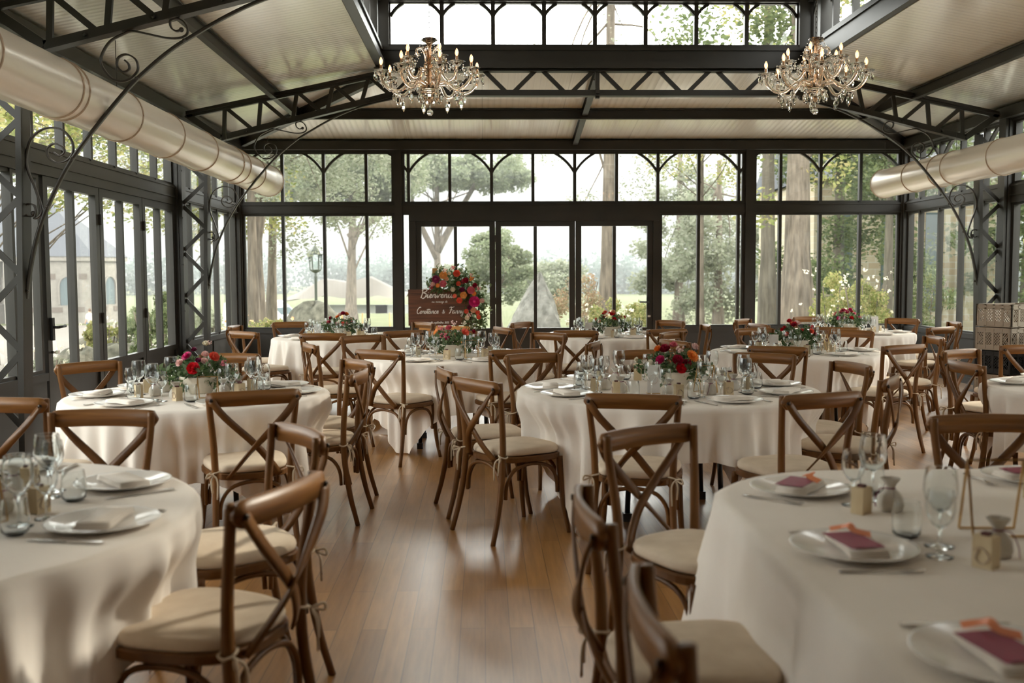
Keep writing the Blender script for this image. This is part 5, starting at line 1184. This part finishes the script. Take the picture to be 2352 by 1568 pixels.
# rocks
def rock(x, y, w, d, h, m_, label, seed, point=0, sink=.25):
    r = random.Random(seed); m = MB(); n, k = 30, 16; vs = []; off = [(r.uniform(0, 6), r.uniform(0, 6)) for _ in range(4)]
    for i in range(k+1):
        f = i/k; ph = f*PI/2
        for j in range(n):
            a = 2*PI*j/n; q = math.cos(ph)**(.9 if point else .55)
            if point: q = (1-f)**.78*(1+.06*math.sin(7*f+2*a))+.015
            w_ = 1+.10*math.sin(2*a+off[0][0]+2*f)+.08*math.sin(5*a+off[1][0]+5*f)+.05*math.sin(9*a+11*f+off[2][0])+r.uniform(-.035, .035)
            vs.append((w/2*q*w_*math.cos(a)+point*.10*f*w, d/2*q*w_*math.sin(a), (f if point else math.sin(ph))*h*(1+.05*math.sin(3*a+off[3][0]))))
    m.add(vs, [(i*n+j, i*n+(j+1) % n, (i+1)*n+(j+1) % n, (i+1)*n+j) for i in range(k) for j in range(n)]+[tuple(range(k*n, (k+1)*n))], not point)
    z = min(gz(x, y), 0)-sink; o = m.build('boulder', m_, None, (x, y, z), seed); return tag(o, label, 'boulder', 'garden boulders')
rock(wx(1222, 20.5), 20.5, 1.75, 1.4, wz(1236, 634, 20.5)-gz(1, 20.5)+.25, 'rock', 'big pointed pale boulder outside the middle door leaf', 0, 1)
rock(wx(722, 22), 22, 1.95, 1.3, wz(722, 697, 22)-gz(-4, 22)+.25, 'rockm', 'rounded mossy boulder at the foot of the lamp post', 2)
rock(wx(1590, 19), 19, 1.0, .8, .62, 'rockm', 'low boulder outside right of the door', 3)
rock(wx(1665, 20), 20, 1.3, .9, .66, 'rockm', 'low wide boulder left of the big trunks', 4)
rock(wx(1480, 18.5), 18.5, .8, .7, .85, 'rock', 'small boulder outside below the door handle', 5)
rock(wx(1300, 18), 18.2, .9, .6, .58, 'rock', 'low pale boulder at the right foot of the pointed rock', 9)
for i, (px_, X, w_, h_, lb) in enumerate(((185, -6.2, 1.1, .72, 'grey boulder nearest the left door'), (265, -6.8, .95, .62, 'flat boulder outside the middle left door leaf'), (215, -8.6, 1.3, .75, 'square boulder behind the grey one outside the left doors'), (315, -6.6, .7, .62, 'dark boulder outside the farthest left door leaf'))):
    y = wyl(px_, X); rock(X, y, w_, w_*.8, h_, 'rockm', lb, 12+i, 0, .2)
# shrubs and garden flowers
def shrub(x, y, R, H, leaf, label, seed, fl=None, n=210, size=.042):
    z = gz(x, y)-.02; t = empty('shrub', (x, y, z), 0, label, 'shrub', 'garden shrubs'); r = random.Random(seed)
    m = MB()
    for k in range(7):
        a = r.uniform(0, 2*PI); m.tube([(0, 0, 0), (R*.4*math.cos(a), R*.4*math.sin(a), H*.45), (R*.6*math.cos(a), R*.6*math.sin(a), H*.85)], .01, 5)
    m.build('stem', 'bark', t)
    leaf_obj('foliage', leaf_mesh([(b[0], b[1], b[2]) for b in blob(0, 0, H*.52, R*.70, H*.42, 18, seed)], R*.26, n, size, seed, 1, 1), leaf, t)
    if fl:
        leaf_obj('blossom', leaf_mesh([(r.uniform(-R, R), r.uniform(-R, R)*.6, H*r.uniform(.5, 1.05)) for _ in range(26)], .035, 7, .045, seed+5, 1, 1, 1), fl, t)
    return t
MT['f_islo'] = mat('orange_blossom', rough=.6, build=island([(.85, .42, .22), (.86, .60, .36), (.85, .74, .58)])); MT['f_islw'] = mat('white_blossom', rough=.6, build=island([(.84, .82, .74), (.86, .78, .60)]))
shrub(wx(600, 17.5), 17.5, .62, .95, 'leafy', 'orange flowering plant in the lower left corner of the back windows', 1, 'f_islo')
shrub(wx(1325, 24), 24, .85, 2.0, 'leafo', 'russet leaved shrub right of the pointed rock', 2)
shrub(wx(1375, 18.5), 18.5, .6, 1.05, 'leafy', 'pale yellow green shrub left of the small boulder', 3, 'f_islw')
shrub(wx(1440, 19.5), 19.5, .65, 1.25, 'leafy', 'yellow green shrub outside the right door leaf', 4)
shrub(wx(1915, 19.5), 19.5, .75, 1.7, 'leafy', 'tall pale flowering shrub in the right back panes', 5, 'f_islw')
shrub(wx(1990, 18.5), 18.5, .65, 1.7, 'leafy', 'cream flowering shrub near the back right corner', 6, 'f_islw')
shrub(wx(2130, 19), 19, .9, 1.8, 'leafd', 'green shrub outside the right back corner', 7)
for i, (px_, X, R_, H_, l_, lb) in enumerate(((350, -5.6, .6, 1.25, 'leafd', 'leafy shrub outside the farthest left door'), (395, -6.0, .6, 1.45, 'leafd', 'tall shrub with red tips beside the left lattice column'), (455, -5.5, .6, 1.15, 'leafh', 'shrub outside the far left corner window'), (95, -5.4, .5, .75, 'leafh', 'white flowering plant at the left edge below the door'), (240, -7.8, .5, .95, 'leafy', 'small shrub on the planter outside the left doors'), (300, -9.5, .6, 1.25, 'leafd', 'thin dark shrub by the gravel court'))):
    shrub(X, wyl(px_, X), R_, H_, l_, lb, 20+i, 'f_islw' if i in (3, 4) else None)
# lamp posts
def make_lamp():
    t = empty('lamp_post'); H = 3.35
    m = MB(); m.lathe([(.10, 0), (.10, .25), (.06, .35), (.045, .5), (.04, H-.75), (.055, H-.72), (.04, H-.69), (.04, H-.62)], 14); m.build('pole', 'lampm', t)
    m = MB(); m.lathe([(.03, H-.62), (.13, H-.56), (.15, H-.54), (.16, H-.52)], 6, smooth=False); m.build('lantern_base', 'lampm', t)
    m = MB()
    for k in range(6):
        a = 2*PI*k/6; m.bar((.155*math.cos(a), .155*math.sin(a), H-.53), (.19*math.cos(a), .19*math.sin(a), H-.08), .02, .02)
    m.build('lantern_cage', 'lampm', t)
    m = MB(); m.lathe([(.145, H-.53), (.18, H-.08)], 6, smooth=False); m.build('lantern_glass', 'glass', t)
    m = MB(); m.lathe([(.27, H-.10), (.27, H-.08), (.19, H+.02), (.10, H+.08), (.05, H+.13), (.02, H+.15), (.015, H+.22), (.001, H+.23)], 6, smooth=False); m.build('lantern_roof', 'lampm', t); return t
y = 28; place('lamp', make_lamp, (wx(725, y), y, wz(725, 557, y)-3.58), .2, 'green lantern lamp post above the mossy boulder', 'lamp post', 'garden lamp posts')
y = 68.0; X = wx(164, y); place('lamp', make_lamp, (X, y, gz(X, y)), .5, 'lantern lamp post in front of the chapel wall', 'lamp post', 'garden lamp posts')
# tent
D = 66; t = empty('marquee_tent', (wx(790, D), D, gz(0, D)), 0, 'cream canvas tent with drooping peaks behind the lamp post', 'tent'); x0 = wx(790, D)
def tx(px, py): return (wx(px, D)-x0, wz(px, py, D)-gz(0, D))
TP = [(655, 688), (690, 672), (745, 640), (775, 643), (800, 648), (850, 634), (880, 650), (915, 668), (940, 672)]
TBm = [(655, 692), (700, 684), (735, 683), (765, 676), (800, 682), (845, 682), (880, 676), (920, 684), (940, 682)]
m = MB(); vs = []
for (a, b) in zip(TP, TBm):
    X1, Z1 = tx(*a); X2, Z2 = tx(*b); vs += [(X2, -3.5, Z2), (X1, -1.2, Z1*.96+.1), (X1, 1.2, Z1), (X2, 3.5, Z2)]
m.add(vs, [(i*4+j, i*4+4+j, i*4+5+j, i*4+1+j) for i in range(len(TP)-1) for j in range(3)]+[(0, 1, 2, 3)], True); m.build('canopy', 'canvas', t)
for px_ in (668, 735, 800, 845, 905):
    X1, _ = tx(px_, 680); m = MB(); m.tube([(X1, -3.2, 0), (X1, -3.2, 1.35)], .05, 6); m.build('pole', 'easel', t)
for px_ in (775, 848, 905):
    X1, Z1 = tx(px_, 712); m = MB(); m.box(X1-1.2, X1+1.2, -.4, .4, Z1-.2, Z1+.35); m.build('lounge_seat', 'white', t)
# van
D = 52; t = empty('van', (wx(612, D), D, gz(-9, D)-.05), math.radians(-18), 'small white van parked beyond the left trunks', 'van')
prof = [(-2.1, .35), (-2.1, 1.0), (-2.0, 1.75), (-1.7, 1.88), (.3, 1.86), (.6, 1.78), (1.25, 1.15), (2.0, .95), (2.1, .7), (2.1, .35)]
m = MB(); n = len(prof); vs = [(x, s*(.84 if z > 1.2 else .9), z) for s in (-1, 1) for x, z in prof]; m.add(vs, [tuple(range(n)), tuple(range(2*n-1, n-1, -1))]+[(i, i+n, (i+1) % n+n, (i+1) % n) for i in range(n)]); m.build('body', 'white', t)
m = MB(); m.add([(-.5, -.88, 1.15), (.95, -.88, 1.15), (.45, -.875, 1.68), (-.5, -.875, 1.7)], [(0, 1, 2, 3)]); m.add([(.62, -.75, 1.74), (1.25, -.75, 1.18), (1.25, .75, 1.18), (.62, .75, 1.74)], [(0, 1, 2, 3)]); m.build('side_window', 'dkglass', t)
for x in (-1.35, 1.35):
    for s in (-1, 1):
        m = MB(); m.tube([(x, s*.72, .33), (x, s*.93, .33)], .33, 20); m.build('wheel', 'rubber', t)
# chapel
CY_ = 84.0; CX_ = wx(148, CY_)
t = empty('chapel', (CX_, CY_, gz(-30, 80)), math.radians(-20), 'pale limestone chapel with slate roof and arched windows beyond the gravel court', 'chapel')
m = MB(); hexp = [(4.9*math.cos(a), 4.9*math.sin(a)) for a in [PI/8+k*PI/4 for k in range(8)]]; n = 8
m.add([(x, y, 0) for x, y in hexp]+[(x, y, 5.1) for x, y in hexp], [tuple(range(7, -1, -1))]+[(i, (i+1) % n, (i+1) % n+n, i+n) for i in range(n)]); m.box(-15, -3, -4.4, 4.4, 0, 5.1); m.build('wall', 'stone', t)
m = MB(); m.add([(x*1.05, y*1.05, 5.0) for x, y in hexp]+[(x*1.05, y*1.05, 5.35) for x, y in hexp], [tuple(range(7, -1, -1)), tuple(range(8, 16))]+[(i, (i+1) % n, (i+1) % n+n, i+n) for i in range(n)]); m.build('cornice', 'stone', t)
m = MB(); m.add([(x*1.07, y*1.07, 5.35) for x, y in hexp]+[(-1.5, 0, 10.4)], [(i, (i+1) % n, 8) for i in range(n)]); m.add([(-15, -4.8, 5.2), (-1, -4.8, 5.2), (-1.5, 0, 10.4), (-15, 0, 10.4), (-15, 4.8, 5.2), (-1, 4.8, 5.2)], [(0, 1, 2, 3), (3, 2, 5, 4)]); m.build('roof', 'slate', t)
MT['quoin'] = mat('brown_quoin', (.115, .09, .072), .8)
for k in range(8):
    a0 = PI/8+k*PI/4; a1 = a0+PI/4; mid = (a0+a1)/2; R_ = 4.9*math.cos(PI/8); c, s = math.cos(mid), math.sin(mid)
    if s > .5: continue
    m = MB(); P = []; f = lambda u, z, o=.03: (R_*c+o*c-s*u, R_*s+o*s+c*u, z)
    arc = [(-.55, 1.5), (-.55, 3.0)]+[(.55*math.cos(b), 3.0+.75*math.sin(b)) for b in [PI-PI*i/8 for i in range(1, 8)]]+[(.55, 3.0), (.55, 1.5)]
    m.add([f(u, z) for u, z in arc], [tuple(range(len(arc)))]); m.build('arched_window', 'dkglass', t)
    m = MB(); m.sweep([f(u*1.2, z+.05, .06) for u, z in arc], .14, .12, (c, s, 0)); m.build('window_surround', 'stone', t)
    for u in (-1.35, .95):
        m = MB(); m.box(-.3, .3, -.05, .05, 0, .45); o = m.build('quoin', 'quoin', t); o.location = f(u+.2, 3.55, .0); o.rotation_euler = (0, 0, mid+PI/2)
    for u in (-.9, .7):
        m = MB(); m.box(-.4, .4, -.05, .05, 0, .4); o = m.build('quoin', 'quoin', t); o.location = f(u+.1, .95, .0); o.rotation_euler = (0, 0, mid+PI/2)
# stone house to the right, standing in for a reflected stone wall
def stone_nodes(n, b):
    tcn = N(n, 'ShaderNodeTexCoord'); mp = N(n, 'ShaderNodeMapping'); mp.inputs['Rotation'].default_value = (PI/2, 0, 0); n.links.new(tcn.outputs['Object'], mp.inputs[0])
    br = N(n, 'ShaderNodeTexBrick'); br.inputs['Scale'].default_value = 1; br.inputs['Brick Width'].default_value = .45; br.inputs['Row Height'].default_value = .2; br.inputs['Mortar Size'].default_value = .012
    br.inputs['Color1'].default_value = (.42, .37, .27, 1); br.inputs['Color2'].default_value = (.33, .23, .14, 1); br.inputs['Mortar'].default_value = (.44, .41, .35, 1); br.inputs['Bias'].default_value = -.4
    n.links.new(mp.outputs[0], br.inputs['Vector']); n.links.new(br.outputs[0], b.inputs['Base Color'])
MT['masonry'] = mat('rubble_masonry', rough=.9, build=stone_nodes)
y = 30.0; t = empty('reflection_house', (wx(2010, y), y, gz(12, y)), 0, 'yellowish stone house behind the right back windows, standing in for a reflected stone wall', 'house')
m = MB(); m.box(-1.9, 4.2, 0, 6, 0, 4.9); m.build('wall', 'masonry', t)
for u in (-.9, .35, 1.7):
    m = MB(); m.box(u-.18, u+.18, -.03, .1, .9, 3.9); m.build('tall_window', 'dkglass', t)
m = MB(); m.add([(-2.1, -.3, 4.9), (4.4, -.3, 4.9), (4.4, 3, 7), (-2.1, 3, 7), (-2.1, 6.3, 4.9), (4.4, 6.3, 4.9)], [(0, 1, 2, 3), (3, 2, 5, 4), (0, 3, 4), (1, 5, 2)]); m.build('roof', 'slate', t)
# person on the gravel court
y = 60.0; X = wx(203, y); z0 = gz(X, y)
t = empty('person', (X, y, z0), math.radians(60), 'person in a pale loose shirt and blue jeans standing on the gravel outside', 'person')
def skinned(name, pts, edges, rad, m_, parent):
    me = bpy.data.meshes.new(name); me.from_pydata(pts, edges, []); me.update(); o = bpy.data.objects.new(name, me); COL.objects.link(o); o.parent = parent
    sk = o.modifiers.new('skin', 'SKIN'); sk.use_smooth_shade = True
    for i, r_ in enumerate(rad): me.skin_vertices[0].data[i].radius = (r_ if hasattr(r_, '__len__') else (r_, r_))
    me.skin_vertices[0].data[0].use_root = True
    sb = o.modifiers.new('sub', 'SUBSURF'); sb.levels = 1; sb.render_levels = 2; me.materials.append(MT[m_]); return o
pts = [(0, 0, .93), (0, 0, 1.12), (0, 0, 1.32), (0, 0, 1.44), (0, .01, 1.52), (0, .02, 1.62), (0, .02, 1.72),
       (-.10, 0, .88), (-.11, .01, .50), (-.11, -.01, .09), (-.11, .12, .04), (.10, 0, .88), (.12, .03, .50), (.12, .01, .09), (.12, .14, .04),
       (-.19, 0, 1.40), (-.26, -.02, 1.14), (-.23, .12, .95), (-.21, .18, .88), (.19, 0, 1.40), (.26, -.02, 1.14), (.22, .14, .98), (.19, .20, .93)]
ed = [(0, 1), (1, 2), (2, 3), (3, 4), (4, 5), (5, 6), (0, 7), (7, 8), (8, 9), (9, 10), (0, 11), (11, 12), (12, 13), (13, 14), (3, 15), (15, 16), (16, 17), (17, 18), (3, 19), (19, 20), (20, 21), (21, 22)]
rd = [(.15, .10), (.13, .09), (.16, .10), (.12, .07), .05, (.075, .09), (.06, .07), .085, .055, .04, .035, .085, .055, .04, .035, .055, .042, .032, .03, .055, .042, .032, .03]
skinned('body', pts, ed, rd, 'skin', t)
skinned('shirt', [(0, 0, .98), (0, 0, 1.15), (0, 0, 1.32), (0, 0, 1.43), (-.19, 0, 1.40), (-.265, -.02, 1.14), (.19, 0, 1.40), (.265, -.02, 1.14)], [(0, 1), (1, 2), (2, 3), (3, 4), (4, 5), (3, 6), (6, 7)], [(.19, .14), (.165, .125), (.18, .125), (.13, .09), .075, .06, .075, .06], 'shirt', t)
skinned('jeans', [(0, 0, .95), (-.10, 0, .86), (-.11, .01, .50), (-.11, -.01, .12), (.10, 0, .86), (.12, .03, .50), (.12, .01, .12)], [(0, 1), (1, 2), (2, 3), (0, 4), (4, 5), (5, 6)], [(.16, .115), .105, .075, .06, .105, .075, .06], 'jeans', t)
m = MB(); m.ball((0, -.005, 1.685), .098, 12, 1.1); m.build('hair', 'hair', t)

# ================================================================== MORNING HAZE OVER THE FIELDS
mh = bpy.data.materials.new('haze'); mh.use_nodes = True; n = mh.node_tree; n.nodes.clear()
o_ = N(n, 'ShaderNodeOutputMaterial'); v_ = N(n, 'ShaderNodeVolumeScatter', i_Density=HAZE, i_Anisotropy=.2); v_.inputs['Color'].default_value = (.97, .985, 1, 1); n.links.new(v_.outputs[0], o_.inputs['Volume']); MT['haze'] = mh
try: mh.cycles.homogeneous_volume = True
except Exception: pass
m = MB(); m.box(-260, 260, 16.5, 330, -5, 60); o = m.build('haze', 'haze'); tag(o, 'thin morning haze lying over the lawn and fields behind the glasshouse', 'haze', kind='stuff')
print('objects', len(bpy.data.objects))
